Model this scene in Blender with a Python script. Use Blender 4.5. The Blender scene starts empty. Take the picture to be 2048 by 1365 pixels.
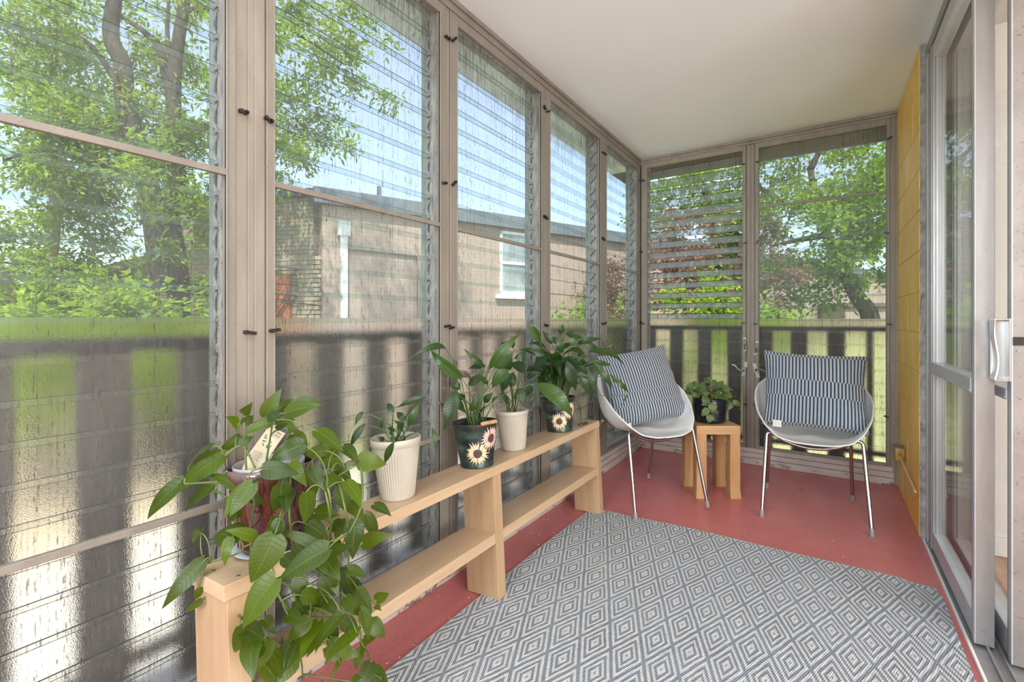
import bpy, bmesh, math, random
import numpy as np
from mathutils import Vector, Matrix
R = math.radians
rnd = random.Random(11)
S = bpy.context.scene
COL = S.collection

# ------------------------------------------------------------------ camera, sky, sun, lights, exposure
cam_d = bpy.data.cameras.new('camera'); cam = bpy.data.objects.new('camera', cam_d); COL.objects.link(cam)
cam.location = (0, 0, 1.0818)
cam.rotation_euler = (R(90), 0, R(33.8147))
cam_d.sensor_width = 36; cam_d.lens = 36*941.67/2048
cam_d.shift_y = -(682.5-639.66)/2048
cam_d.clip_start = .03; cam_d.clip_end = 300
S.camera = cam

W = bpy.data.worlds.new('sky'); S.world = W; W.use_nodes = True
nt = W.node_tree; nt.nodes.clear()
sky = nt.nodes.new('ShaderNodeTexSky'); sky.sky_type = 'NISHITA'; sky.sun_disc = False
sky.sun_elevation = R(57); sky.sun_rotation = R(141); sky.air_density = 1.0; sky.dust_density = 1.2; sky.ozone_density = 1.5
bg = nt.nodes.new('ShaderNodeBackground'); bg.inputs[1].default_value = .125
wo = nt.nodes.new('ShaderNodeOutputWorld')
hz = nt.nodes.new('ShaderNodeMix'); hz.data_type = 'RGBA'; hz.inputs[0].default_value = .42; hz.inputs[7].default_value = (3.6, 3.75, 4.7, 1)   # thin summer haze
nt.links.new(sky.outputs[0], hz.inputs[6]); nt.links.new(hz.outputs[2], bg.inputs[0]); nt.links.new(bg.outputs[0], wo.inputs[0])

sd = bpy.data.lights.new('sun', 'SUN'); sd.energy = 2.5; sd.angle = R(.8); sd.color = (1, .94, .84)
so = bpy.data.objects.new('sun', sd); COL.objects.link(so)
so.rotation_euler = Vector((.34, -.42, .84)).to_track_quat('Z', 'Y').to_euler()

def area(name, loc, target, sx, sy, power, color=(1, 1, 1)):
    d = bpy.data.lights.new(name, 'AREA'); d.shape = 'RECTANGLE'; d.size = sx; d.size_y = sy; d.energy = power; d.color = color
    o = bpy.data.objects.new(name, d); COL.objects.link(o); o.location = loc
    o.rotation_euler = (Vector(loc)-Vector(target)).to_track_quat('Z', 'Y').to_euler()
    return o
area('porch_end_fill', (-.46, -4.3, 1.88), (-.46, 2.5, 2.6), 1.7, 1.05, 44, (.90, .96, 1))  # added fill behind the camera, brightens the whole porch
area('porch_top_fill', (-.40, -.95, 2.42), (-.40, -.95, 0), 1.3, 2.3, 20, (.92, .97, 1))  # added overhead fill, stands for no real fixture
area('room_side_fill', (2.9, -.75, 1.35), (-1, -.2, 1.3), 3.0, 2.0, 62, (.95, .975, 1))  # added side fill through the doorway, not an actual window

S.view_settings.view_transform = 'Standard'; S.view_settings.look = 'None'
S.view_settings.gamma = 1; S.view_settings.use_curve_mapping = False
S.view_settings.exposure = 1.74
cy = S.cycles
cy.max_bounces = 9; cy.diffuse_bounces = 4; cy.glossy_bounces = 3; cy.transmission_bounces = 8; cy.transparent_max_bounces = 28
cy.sample_clamp_indirect = 6; cy.caustics_reflective = False; cy.use_denoising = True

# ------------------------------------------------------------------ helpers
def tag(o, label=None, cat=None, group=None, kind=None):
    if label: o['label'] = label
    if cat: o['category'] = cat
    if group: o['group'] = group
    if kind: o['kind'] = kind
    return o
def empty(name, loc=(0, 0, 0), rotz=0, parent=None):
    o = bpy.data.objects.new(name, None); COL.objects.link(o); o.location = loc; o.rotation_euler = (0, 0, rotz)
    o.empty_display_size = .1
    if parent: o.parent = parent
    return o
def link(name, me, parent=None, loc=None, rot=None):
    o = bpy.data.objects.new(name, me); COL.objects.link(o)
    if parent: o.parent = parent
    if loc is not None: o.location = loc
    if rot is not None: o.rotation_euler = rot
    return o
class MB:
    """collects geometry for one mesh"""
    def __init__(s): s.v = []; s.f = []; s.m = []; s.uv = []
    def add(s, vs, fs, m=0):
        n = len(s.v); s.v += [tuple(v) for v in vs]; s.f += [tuple(i+n for i in f) for f in fs]; s.m += [m]*len(fs); return s
    def box(s, x0, x1, y0, y1, z0, z1, m=0):
        v = [(x, y, z) for z in (z0, z1) for y in (y0, y1) for x in (x0, x1)]
        return s.add(v, [(0, 2, 3, 1), (4, 5, 7, 6), (0, 1, 5, 4), (2, 6, 7, 3), (0, 4, 6, 2), (1, 3, 7, 5)], m)
    def tube(s, pts, r, n=8, m=0, cap=True):
        pts = [Vector(p) for p in pts]; k = len(pts)
        rr = r if isinstance(r, (list, tuple)) else [r]*k
        base = len(s.v); up = None
        for i, p in enumerate(pts):
            t = (pts[min(i+1, k-1)]-pts[max(i-1, 0)])
            if t.length < 1e-9: t = Vector((0, 0, 1))
            t.normalize()
            if up is None:
                up = Vector((0, 0, 1)) if abs(t.z) < .9 else Vector((1, 0, 0))
            a = t.cross(up)
            if a.length < 1e-6: a = t.orthogonal()
            a.normalize(); b = a.cross(t); up = b
            for j in range(n):
                an = 2*math.pi*j/n
                s.v.append(tuple(p+(a*math.cos(an)+b*math.sin(an))*rr[i]))
        for i in range(k-1):
            for j in range(n):
                s.f.append((base+i*n+j, base+i*n+(j+1) % n, base+(i+1)*n+(j+1) % n, base+(i+1)*n+j)); s.m.append(m)
        if cap:
            s.f.append(tuple(base+j for j in range(n))[::-1]); s.m.append(m)
            s.f.append(tuple(base+(k-1)*n+j for j in range(n))); s.m.append(m)
        return s
    def lathe(s, prof, n=40, c=(0, 0, 0), m=0, close=False, rad=None):
        base = len(s.v); k = len(prof)
        for (r, z) in prof:
            for j in range(n):
                an = 2*math.pi*j/n; q = r*(rad(an, z) if rad else 1)
                s.v.append((c[0]+q*math.cos(an), c[1]+q*math.sin(an), c[2]+z))
        for i in range(k-1):
            for j in range(n):
                s.f.append((base+i*n+j, base+i*n+(j+1) % n, base+(i+1)*n+(j+1) % n, base+(i+1)*n+j)); s.m.append(m)
        if close:
            s.f.append(tuple(base+j for j in range(n))[::-1]); s.m.append(m)
            s.f.append(tuple(base+(k-1)*n+j for j in range(n))); s.m.append(m)
        return s
    def mesh(s, name, mats, smooth=False):
        me = bpy.data.meshes.new(name); me.from_pydata(s.v, [], s.f)
        for mt in (mats if isinstance(mats, (list, tuple)) else [mats]): me.materials.append(mt)
        me.polygons.foreach_set('material_index', s.m)
        if smooth: me.polygons.foreach_set('use_smooth', [True]*len(s.f))
        me.update(); return me
    def build(s, name, mats, parent=None, smooth=False, loc=None, rot=None, bevel=0, auto=None):
        o = link(name, s.mesh(name, mats, smooth), parent, loc, rot)
        if bevel:
            b = o.modifiers.new('bevel', 'BEVEL'); b.width = bevel; b.segments = 2; b.limit_method = 'ANGLE'
        if auto is not None: o.data.set_sharp_from_angle(angle=R(auto))
        return o
def bez(p0, p1, p2, n):
    p0, p1, p2 = Vector(p0), Vector(p1), Vector(p2)
    return [p0*(1-t)**2+p1*2*t*(1-t)+p2*t*t for t in [i/n for i in range(n+1)]]
def smoothpts(pl, n=6):
    P = [Vector(p) for p in pl]; out = []
    for i in range(len(P)-1):
        a = P[max(i-1, 0)]; b = P[i]; c = P[i+1]; d = P[min(i+2, len(P)-1)]
        for k in range(n):
            t = k/n
            out.append(.5*((2*b)+(c-a)*t+(2*a-5*b+4*c-d)*t*t+(3*b-a-3*c+d)*t**3))
    out.append(P[-1]); return out

# ------------------------------------------------------------------ materials
class N:
    """small node tree helper"""
    def __init__(s, name):
        s.mat = bpy.data.materials.new(name); s.mat.use_nodes = True; s.t = s.mat.node_tree; s.t.nodes.clear()
        s.out = s.t.nodes.new('ShaderNodeOutputMaterial'); s._tc = None
    def n(s, typ, **kw):
        x = s.t.nodes.new('ShaderNode'+typ)
        for k, v in kw.items(): setattr(x, k, v)
        return x
    def l(s, a, b): s.t.links.new(a, b)
    def tc(s, o='Object'):
        if s._tc is None: s._tc = s.n('TexCoord')
        return s._tc.outputs[o]
    def val(s, x, inp):
        if isinstance(x, (int, float)): inp.default_value = x
        elif isinstance(x, (tuple, list)): inp.default_value = tuple(x)+((1,) if len(x) == 3 and inp.type == 'RGBA' else ())
        else: s.l(x, inp)
    def math(s, op, a, b=0.0, c=None, clamp=False):
        x = s.n('Math', operation=op, use_clamp=clamp); s.val(a, x.inputs[0]); s.val(b, x.inputs[1])
        if c is not None: s.val(c, x.inputs[2])
        return x.outputs[0]
    def noise(s, scale, detail=3, rough=.5, vec=None, stretch=None):
        x = s.n('TexNoise'); x.inputs['Scale'].default_value = scale; x.inputs['Detail'].default_value = detail; x.inputs['Roughness'].default_value = rough
        v = vec if vec is not None else s.tc()
        if stretch:
            m = s.n('Mapping'); m.inputs['Scale'].default_value = stretch; s.l(v, m.inputs[0]); v = m.outputs[0]
        s.l(v, x.inputs['Vector']); return x.outputs['Fac']
    def ramp(s, f, stops):
        x = s.n('ValToRGB'); e = x.color_ramp.elements
        while len(e) < len(stops): e.new(.5)
        for el, (p, c) in zip(e, stops):
            el.position = p; el.color = tuple(c)+(1,) if len(c) == 3 else c
        s.l(f, x.inputs[0]); return x.outputs[0]
    def step(s, f, a, b):
        x = s.n('MapRange'); x.interpolation_type = 'SMOOTHSTEP'; s.val(f, x.inputs[0]); x.inputs[1].default_value = a; x.inputs[2].default_value = b
        return x.outputs[0]
    def mix(s, f, a, b):
        x = s.n('Mix', data_type='RGBA'); s.val(f, x.inputs[0]); s.val(a, x.inputs[6]); s.val(b, x.inputs[7]); return x.outputs[2]
    def bump(s, h, strength, dist=.01):
        x = s.n('Bump'); x.inputs['Strength'].default_value = strength; x.inputs['Distance'].default_value = dist; s.l(h, x.inputs['Height']); return x.outputs[0]
    def bsdf(s, color, rough=.5, metal=0, normal=None, spec=.5, **kw):
        x = s.n('BsdfPrincipled'); s.val(color, x.inputs['Base Color']); s.val(rough, x.inputs['Roughness']); s.val(metal, x.inputs['Metallic'])
        x.inputs['Specular IOR Level'].default_value = spec
        if normal is not None: s.l(normal, x.inputs['Normal'])
        for k, v in kw.items(): s.val(v, x.inputs[k.replace('_', ' ')])
        return x.outputs[0]
    def done(s, sh): s.l(sh, s.out.inputs[0]); return s.mat
def simple(name, col, rough=.5, metal=0, var=.08, scale=12, bump=0, bscale=60, speck=0, dark=(.03, .025, .02), spec=.5, stretch=None):
    m = N(name); c2 = tuple(min(1, c*(1+var)) for c in col); c1 = tuple(c*(1-var) for c in col)
    c = m.ramp(m.noise(scale, 4, stretch=stretch), [(.3, c1), (.7, c2)])
    if speck:
        c = m.mix(m.math('MULTIPLY', m.step(m.noise(bscale*2.2, 1), .66, .72), speck), c, dark)
    nrm = m.bump(m.noise(bscale, 3), bump, .004) if bump else None
    return m.done(m.bsdf(c, rough, metal, nrm, spec))
M = {}
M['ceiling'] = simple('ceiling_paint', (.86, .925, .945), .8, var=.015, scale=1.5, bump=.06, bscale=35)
M['taupe'] = simple('taupe_frame_paint', (.22, .197, .162), .5, var=.12, scale=5, bump=.1, bscale=150, speck=.75, dark=(.10, .075, .055), stretch=(3, 3, .6))
M['tan'] = simple('tan_frame_paint', (.25, .222, .18), .5, var=.14, scale=7, bump=.1, bscale=150, speck=.5, dark=(.11, .08, .05), stretch=(3, 3, .6))
M['jamb'] = simple('weathered_jamb_metal', (.32, .315, .29), .55, metal=.15, var=.35, scale=18, bump=.2, bscale=80, stretch=(2, 2, .6))
M['clip'] = simple('blade_clip_metal', (.34, .335, .31), .45, metal=.35, var=.25, scale=40)
M['button'] = simple('dark_bronze', (.035, .028, .024), .45, metal=.3, var=.3, scale=60)
M['pewter'] = simple('pewter_hardware', (.30, .27, .23), .38, metal=.75, var=.2, scale=60)
M['black_metal'] = simple('rail_paint', (.028, .03, .036), .5, var=.25, scale=8)
M['board'] = simple('weathered_dark_board', (.105, .098, .092), .7, var=.3, scale=6, stretch=(3, 3, .5))
M['alu'] = simple('aluminium', (.33, .328, .325), .36, metal=.55, var=.10, scale=9, speck=.25, dark=(.15, .14, .13), bscale=90, stretch=(3, 3, .5))
M['alu_light'] = simple('light_aluminium', (.52, .53, .56), .34, metal=.3, var=.06, scale=9)
M['alu_dark'] = simple('dull_aluminium', (.30, .285, .27), .42, metal=.45, var=.12, scale=9, speck=.4, bscale=90)
M['alu_brown'] = simple('brownish_aluminium', (.27, .245, .228), .4, metal=.4, var=.12, scale=9, speck=.5, bscale=60, dark=(.12, .09, .07))
M['chrome'] = simple('chrome', (.40, .395, .39), .2, metal=1, var=.03)
M['steel'] = simple('brushed_steel', (.46, .46, .46), .3, metal=1, var=.08, scale=20, stretch=(1, 1, .2))
M['rubber'] = simple('clear_foot_cap', (.25, .22, .21), .35, var=.1)
M['plastic'] = simple('white_shell_plastic', (.76, .765, .75), .32, var=.02, scale=3)
M['cream'] = simple('cream_pot_plastic', (.46, .42, .345), .42, var=.05, scale=5)
M['soil'] = simple('potting_soil', (.035, .026, .02), .95, var=.6, scale=70, bump=.9, bscale=130)
M['blackpot'] = simple('black_glaze', (.012, .012, .02), .12, var=.2)
M['plate'] = simple('pale_blue_glaze', (.50, .56, .62), .18, var=.06)
M['nursery'] = simple('grey_nursery_plastic', (.42, .40, .42), .4, var=.06)
M['white_wall'] = simple('white_wall_paint', (.78, .74, .70), .75, var=.02, scale=2)
M['white_trim'] = simple('white_gloss_trim', (.80, .79, .77), .4, var=.02, scale=2)
M['concrete'] = simple('rough_concrete_edge', (.30, .29, .265), .9, var=.35, scale=25, bump=.9, bscale=45)
M['bark'] = simple('bark', (.062, .049, .036), .95, var=.45, scale=9, bump=1, bscale=22, stretch=(4, 4, .7))
M['paleb'] = simple('pale_bark', (.30, .275, .22), .9, var=.25, scale=9, bump=.5, bscale=22)
M['cable'] = simple('cable_rubber', (.03, .03, .03), .5)
M['fascia'] = simple('grey_blue_fascia', (.16, .18, .21), .7, var=.12, scale=3)
M['conduit'] = simple('painted_conduit', (.34, .29, .255), .6, var=.1)
M['downpipe'] = simple('white_downpipe', (.66, .67, .66), .5, var=.05)
M['rust'] = simple('rusty_red_shutter', (.36, .12, .055), .75, var=.5, scale=5, stretch=(2, 2, 1))
M['roof'] = simple('brown_shingle', (.16, .125, .10), .9, var=.3, scale=20)
M['path'] = simple('pale_concrete_path', (.46, .43, .38), .85, var=.12, scale=2)
M['grass_lightened'] = simple('lightened_yellow_grass', (.52, .50, .24), .95, var=.2, scale=4, bump=.4, bscale=40)  # colour lightened so ground in the building's shade reads as sunlit
M['tyre'] = simple('car_tyre', (.02, .02, .02), .8)
M['carpaint'] = simple('dark_car_paint', (.03, .035, .045), .2, metal=.2)
M['twine'] = simple('turned_wood_grip', (.45, .26, .12), .5, var=.4, scale=40, stretch=(.4, 4, 4))
M['petal'] = simple('painted_cream_petal', (.74, .55, .35), .5, var=.18, scale=60)
M['petal_pink'] = simple('painted_blush_petal', (.70, .46, .36), .5, var=.18, scale=60)
M['disc'] = simple('painted_brown_disc', (.07, .04, .045), .6, var=.3, scale=90)
M['rim'] = simple('dark_bronze_rim', (.07, .05, .04), .3, metal=.4, var=.3, scale=30)
M['tagcard'] = simple('cream_card', (.48, .42, .30), .5, var=.05, scale=20)
M['tagdark'] = simple('navy_print', (.04, .045, .07), .5)
M['tagink'] = simple('black_print', (.05, .05, .045), .6)
M['taggreen'] = simple('green_print', (.10, .18, .05), .6, var=.3, scale=80)
M['tagorange'] = simple('orange_print', (.62, .20, .06), .6)
M['carelabel'] = simple('white_satin_label', (.66, .63, .58), .6)
M['soffit_shade'] = simple('soffit_shade_brown', (.085, .068, .05), .8, var=.3, scale=8)  # shade under the back soffit put into the board colour
M['flake'] = simple('white_paint_flake', (.75, .72, .68), .8)
M['boxmetal'] = simple('yellowed_outlet_box', (.42, .26, .055), .5, var=.35, scale=30, bump=.4, bscale=60)
M['boxtop'] = simple('dusty_grey_box_top', (.24, .21, .17), .7, var=.3, scale=30)
M['pipe'] = simple('painted_pipe', (.62, .42, .18), .6, var=.1)
M['dark'] = simple('dark_recess', (.015, .014, .013), .7)

def m_lawn():
    m = N('lawn_grass'); f = m.noise(2.2, 6, .7); g = m.noise(60, 3)
    c = m.ramp(f, [(.3, (.15, .22, .045)), (.55, (.26, .32, .08)), (.8, (.40, .38, .14))])
    return m.done(m.bsdf(c, .9, normal=m.bump(g, .8, .03), spec=.2))
M['lawn'] = m_lawn()
M['bank'] = simple('bright_bank_grass', (.25, .265, .115), .95, var=.3, scale=1.6, bump=.5, bscale=30)
M['sand'] = simple('dry_sandy_soil', (.44, .365, .245), .95, var=.15, scale=3, bump=.4, bscale=30)
def m_floor():
    m = N('red_painted_concrete')
    c = m.ramp(m.noise(2.3, 5, .6), [(.3, (.50, .14, .135)), (.55, (.57, .175, .17)), (.8, (.63, .22, .21))])
    sp = m.step(m.noise(115, 2, .6), .625, .69)
    zone = m.step(m.noise(1.7, 2), .38, .62)
    c = m.mix(m.math('MULTIPLY', sp, m.math('MULTIPLY_ADD', zone, .7, .22)), c, (.085, .03, .03))
    big = m.step(m.noise(9, 4, .65), .66, .76)
    c = m.mix(m.math('MULTIPLY', big, .25), c, (.2, .06, .055))
    rough = m.math('MULTIPLY_ADD', m.noise(5, 4), .28, .2)
    return m.done(m.bsdf(c, rough, normal=m.bump(m.noise(85, 4, .6), .28, .004), spec=.5))
M['floor'] = m_floor()
def m_yellow():
    m = N('yellow_block_paint')
    c = m.ramp(m.noise(3, 5, .6), [(.3, (.86, .49, .09)), (.55, (.93, .59, .15)), (.75, (.94, .68, .28))])
    dirt = m.math('MULTIPLY', m.step(m.noise(4, 5, .7, stretch=(1, 1.6, .5)), .55, .75), m.step(m.noise(90, 2), .45, .6))
    c = m.mix(m.math('MULTIPLY', dirt, .6), c, (.19, .10, .03))
    h = m.math('ADD', m.noise(55, 4, .65), m.math('MULTIPLY', m.noise(160, 2), .5))
    return m.done(m.bsdf(c, .42, normal=m.bump(h, .8, .006), spec=.5))
M['yellow'] = m_yellow()
def m_mortar():
    m = N('yellow_mortar_paint')
    return m.done(m.bsdf(m.ramp(m.noise(8, 4), [(.3, (.66, .40, .10)), (.7, (.76, .50, .18))]), .6, normal=m.bump(m.noise(70, 3), .5, .004)))
M['mortar'] = m_mortar()
def m_sill():
    m = N('peeling_sill_paint')
    c = m.ramp(m.noise(6, 4, stretch=(1, 1, 3)), [(.3, (.47, .40, .365)), (.7, (.58, .51, .47))])
    low = m.n('SeparateXYZ'); m.l(m.tc(), low.inputs[0])
    lowm = m.step(low.outputs[2], .05, .012)
    peel = m.math('MULTIPLY', m.step(m.noise(9, 5, .7, stretch=(1, 1, 2)), .52, .58), lowm)
    c = m.mix(peel, c, m.ramp(m.noise(30, 3), [(.35, (.10, .085, .07)), (.6, (.24, .19, .14)), (.8, (.36, .23, .11))]))
    return m.done(m.bsdf(c, .6, normal=m.bump(m.math('ADD', m.noise(40, 3), peel), .35, .004)))
M['sill'] = m_sill()
def m_wood(name, a, b, c3, rough, scale=1.0, axis=(14, 1.2, 14)):
    m = N(name)
    n1 = m.noise(2.2*scale, 4, .6, stretch=axis); n2 = m.noise(16*scale, 3, .5, stretch=axis)
    f = m.math('ADD', m.math('MULTIPLY', n1, .75), m.math('MULTIPLY', n2, .25))
    return m.done(m.bsdf(m.ramp(f, [(.3, a), (.5, b), (.72, c3)]), rough, normal=m.bump(n2, .05, .002)))
M['maple'] = m_wood('maple_veneer', (.46, .31, .18), (.53, .375, .23), (.58, .43, .28), .33)
M['maple_v'] = m_wood('maple_veneer_upright', (.40, .255, .14), (.46, .31, .175), (.51, .36, .22), .36, axis=(14, 14, 1.2))
M['oak'] = m_wood('honey_wood', (.36, .185, .07), (.47, .26, .11), (.56, .34, .16), .45, axis=(10, 10, 1))
M['oak_top'] = m_wood('honey_wood_top', (.44, .25, .11), (.53, .32, .15), (.60, .39, .2), .42, axis=(1.2, 12, 12))
M['woodfloor'] = m_wood('interior_wood_floor', (.42, .20, .09), (.50, .27, .13), (.56, .33, .17), .35, axis=(1, 8, 8))

def m_rug():
    m = N('woven_rug'); x = m.n('SeparateXYZ')
    wob = m.n('TexNoise'); wob.inputs['Scale'].default_value = 7; m.l(m.tc(), wob.inputs['Vector'])
    add = m.n('VectorMath', operation='MULTIPLY_ADD'); m.l(wob.outputs['Color'], add.inputs[0]); add.inputs[1].default_value = (.006, .010, 0); m.l(m.tc(), add.inputs[2])
    m.l(add.outputs[0], x.inputs[0]); X, Y = x.outputs[0], x.outputs[1]
    # local origin sits on a diamond centre
    a = m.math('MULTIPLY', X, 1/.109); b = m.math('MULTIPLY', Y, 1/.2543)
    def tri(v): return m.math('ABSOLUTE', m.math('SUBTRACT', m.math('FRACT', m.math('ADD', v, 100.5)), .5))
    s = m.math('MULTIPLY', m.math('MAXIMUM', tri(m.math('ADD', a, b)), tri(m.math('SUBTRACT', a, b))), 2.0)
    # blue bands: 0-.07, .23-.36, .54-.68, .89-1
    def band(c, w): return m.step(m.math('ABSOLUTE', m.math('SUBTRACT', s, c)), w+.022, w-.022)
    pat = m.math('MAXIMUM', m.math('MAXIMUM', m.math('MULTIPLY', band(.0, .07), .7), band(.335, .075)), m.math('MAXIMUM', band(.64, .075), band(.965, .062)))
    # twill hatch: fine slanted yarns
    h = m.math('SINE', m.math('ADD', m.math('MULTIPLY', X, 520), m.math('MULTIPLY', Y, 900)))
    h2 = m.math('SINE', m.math('ADD', m.math('MULTIPLY', X, -980), m.math('MULTIPLY', Y, 330)))
    yarn = m.math('MULTIPLY_ADD', h, .5, .5)
    blue = m.math('MULTIPLY', pat, m.math('MULTIPLY_ADD', m.step(yarn, .12, .5), .62, .38))
    shade = m.ramp(m.noise(5, 4, .6), [(.3, (.085, .12, .165)), (.55, (.13, .19, .27)), (.75, (.19, .22, .25))])
    white = m.ramp(m.noise(60, 3), [(.3, (.50, .50, .48)), (.7, (.62, .62, .60))])
    c = m.mix(blue, white, shade)
    hh = m.math('ADD', m.math('MULTIPLY', pat, -1.0), m.math('MULTIPLY', m.math('ADD', h, h2), .16))
    return m.done(m.bsdf(c, .95, normal=m.bump(hh, .75, .004), spec=.15))
M['rug'] = m_rug()
M['rughem'] = simple('rug_backing_hem', (.56, .52, .46), .9, var=.1, scale=60, bump=.4, bscale=200)

def m_stripe(name, shifts, freq):
    m = N(name); u = m.n('SeparateXYZ'); m.l(m.tc('UV'), u.inputs[0])
    U = u.outputs[0]; V = u.outputs[1]
    ph = None
    for s in shifts:
        k = m.math('GREATER_THAN', V, s); ph = k if ph is None else m.math('ADD', ph, k)
    f = m.math('FRACT', m.math('ADD', m.math('MULTIPLY', U, freq), m.math('MULTIPLY', ph, .5)))
    st = m.step(m.math('ABSOLUTE', m.math('SUBTRACT', f, .5)), .265, .215)
    weave = m.noise(260, 2)
    navy = m.ramp(weave, [(.3, (.012, .030, .062)), (.7, (.032, .085, .16))])
    off = m.ramp(weave, [(.3, (.33, .325, .315)), (.7, (.46, .455, .44))])
    return m.done(m.bsdf(m.mix(st, off, navy), .9, normal=m.bump(weave, .35, .003), spec=.2, Sheen_Weight=.2))
M['stripe_a'] = m_stripe('navy_white_stripe_a', (.07, .40, .60, .96), 30)
M['stripe_b'] = m_stripe('navy_white_stripe_b', (.13, .57, .73), 30)

def m_leaf(name, cols, mid, trans, rough, vein=14, veinamt=.25, bands=None, tl=(.30, .45, .04), spec=.5):
    """cols: dark, light; uses UV (u across -1..1, v along) and the object's random tint attribute"""
    m = N(name); u = m.n('SeparateXYZ'); m.l(m.tc('UV'), u.inputs[0]); U, V = u.outputs[0], u.outputs[1]
    at = m.n('Attribute'); at.attribute_name = 'tint'; tint = at.outputs['Fac']
    au = m.math('ABSOLUTE', U)
    c = m.mix(tint, cols[0], cols[1])
    c = m.mix(m.math('MULTIPLY', m.noise(25, 3), .35), c, tuple(x*.6 for x in cols[0]))
    w = m.math('FRACT', m.math('ADD', m.math('MULTIPLY', V, vein), m.math('MULTIPLY', au, -.32*vein/3)))
    rib = m.step(m.math('ABSOLUTE', m.math('SUBTRACT', w, .5)), .42, .5)
    midm = m.step(au, .06, .03)
    c = m.mix(m.math('MULTIPLY', rib, veinamt), c, tuple(min(1, x*1.5) for x in cols[1]))
    c = m.mix(m.math('MULTIPLY', midm, .6), c, mid)
    if bands:
        st = m.math('ABSOLUTE', m.math('SUBTRACT', m.math('FRACT', m.math('MULTIPLY', au, 3.0)), .5))
        c = m.mix(m.step(st, .23, .29), c, bands)
    brown = m.math('MULTIPLY', m.step(V, .90, .98), m.step(tint, .62, .72))
    c = m.mix(m.math('MULTIPLY', brown, .75), c, (.16, .08, .02))
    nb = m.bump(m.math('ADD', m.math('MULTIPLY', rib, -.6), m.math('MULTIPLY', midm, -1.0)), .35, .003)
    p = m.bsdf(c, rough, normal=nb, spec=spec)
    tr = m.n('BsdfTranslucent'); m.val(m.mix(tint, tuple(x*.6 for x in tl), tl), tr.inputs[0])
    mx = m.n('MixShader'); mx.inputs[0].default_value = trans; m.l(p, mx.inputs[1]); m.l(tr.outputs[0], mx.inputs[2])
    return m.done(mx.outputs[0])
M['pothos'] = m_leaf('pothos_leaf', ((.018, .047, .005), (.095, .155, .004)), (.14, .20, .02), .42, .36, vein=11, veinamt=.12, tl=(.32, .46, .012))
M['lily'] = m_leaf('peace_lily_leaf', ((.009, .034, .011), (.045, .105, .011)), (.08, .14, .03), .30, .32, vein=13, veinamt=.18, tl=(.20, .36, .03))
M['peper'] = m_leaf('watermelon_leaf', ((.012, .036, .008), (.03, .07, .012)), (.012, .03, .006), .10, .38, vein=1, veinamt=0, bands=(.19, .27, .09), tl=(.2, .3, .04), spec=.3)
M['stem'] = simple('green_stem', (.11, .15, .035), .45, var=.3, scale=20)
M['stem_dark'] = simple('dark_green_stem', (.06, .105, .025), .45, var=.3, scale=20)
M['stem_red'] = simple('reddish_stem', (.19, .10, .05), .5, var=.3, scale=20)
def m_foliage(name, a, b, tl, trans=.45):
    m = N(name); at = m.n('Attribute'); at.attribute_name = 'tint'
    c = m.mix(at.outputs['Fac'], a, b)
    p = m.bsdf(c, .5, spec=.35)
    tr = m.n('BsdfTranslucent'); m.val(m.mix(at.outputs['Fac'], tuple(x*.6 for x in tl), tl), tr.inputs[0])
    mx = m.n('MixShader'); mx.inputs[0].default_value = trans; m.l(p, mx.inputs[1]); m.l(tr.outputs[0], mx.inputs[2])
    return m.done(mx.outputs[0])
M['fol_ash'] = m_foliage('ash_foliage', (.07, .15, .022), (.27, .40, .035), (.46, .62, .05))
M['fol_maple'] = m_foliage('maple_foliage', (.07, .16, .02), (.26, .42, .03), (.42, .62, .04))
M['fol_copper'] = m_foliage('copper_foliage', (.10, .055, .038), (.36, .22, .145), (.42, .25, .15), .35)
M['fol_shrub'] = m_foliage('shrub_foliage', (.08, .17, .022), (.34, .48, .045), (.55, .72, .06))

def m_brick(name, c1, c2, mortar, bscale, rough=.85, bumps=.5, msize=.02):
    m = N(name); b = m.n('TexBrick'); b.inputs['Scale'].default_value = bscale
    m.val(c1, b.inputs['Color1']); m.val(c2, b.inputs['Color2']); m.val(mortar, b.inputs['Mortar'])
    b.inputs['Mortar Size'].default_value = msize; b.inputs['Brick Width'].default_value = .45; b.inputs['Row Height'].default_value = .14
    mp = m.n('Mapping'); mp.inputs['Rotation'].default_value = (R(90), 0, 0); m.l(m.tc(), mp.inputs[0]); m.l(mp.outputs[0], b.inputs['Vector'])
    c = m.mix(m.math('MULTIPLY', m.noise(1.3, 5, .65), .55), b.outputs[0], tuple(x*.62 for x in c1))
    return m.done(m.bsdf(c, rough, normal=m.bump(b.outputs['Fac'], -bumps, .01)))
M['brick_tan'] = m_brick('pinkish_tan_brick', (.46, .35, .28), (.50, .385, .31), (.42, .32, .26), 2.0, bumps=.25)
M['brick_cream'] = m_brick('cream_brick', (.36, .30, .215), (.42, .355, .26), (.21, .175, .13), 2.0)
M['brick_piece'] = simple('cream_brick_piece', (.40, .335, .245), .85, var=.16, scale=6)

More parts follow.
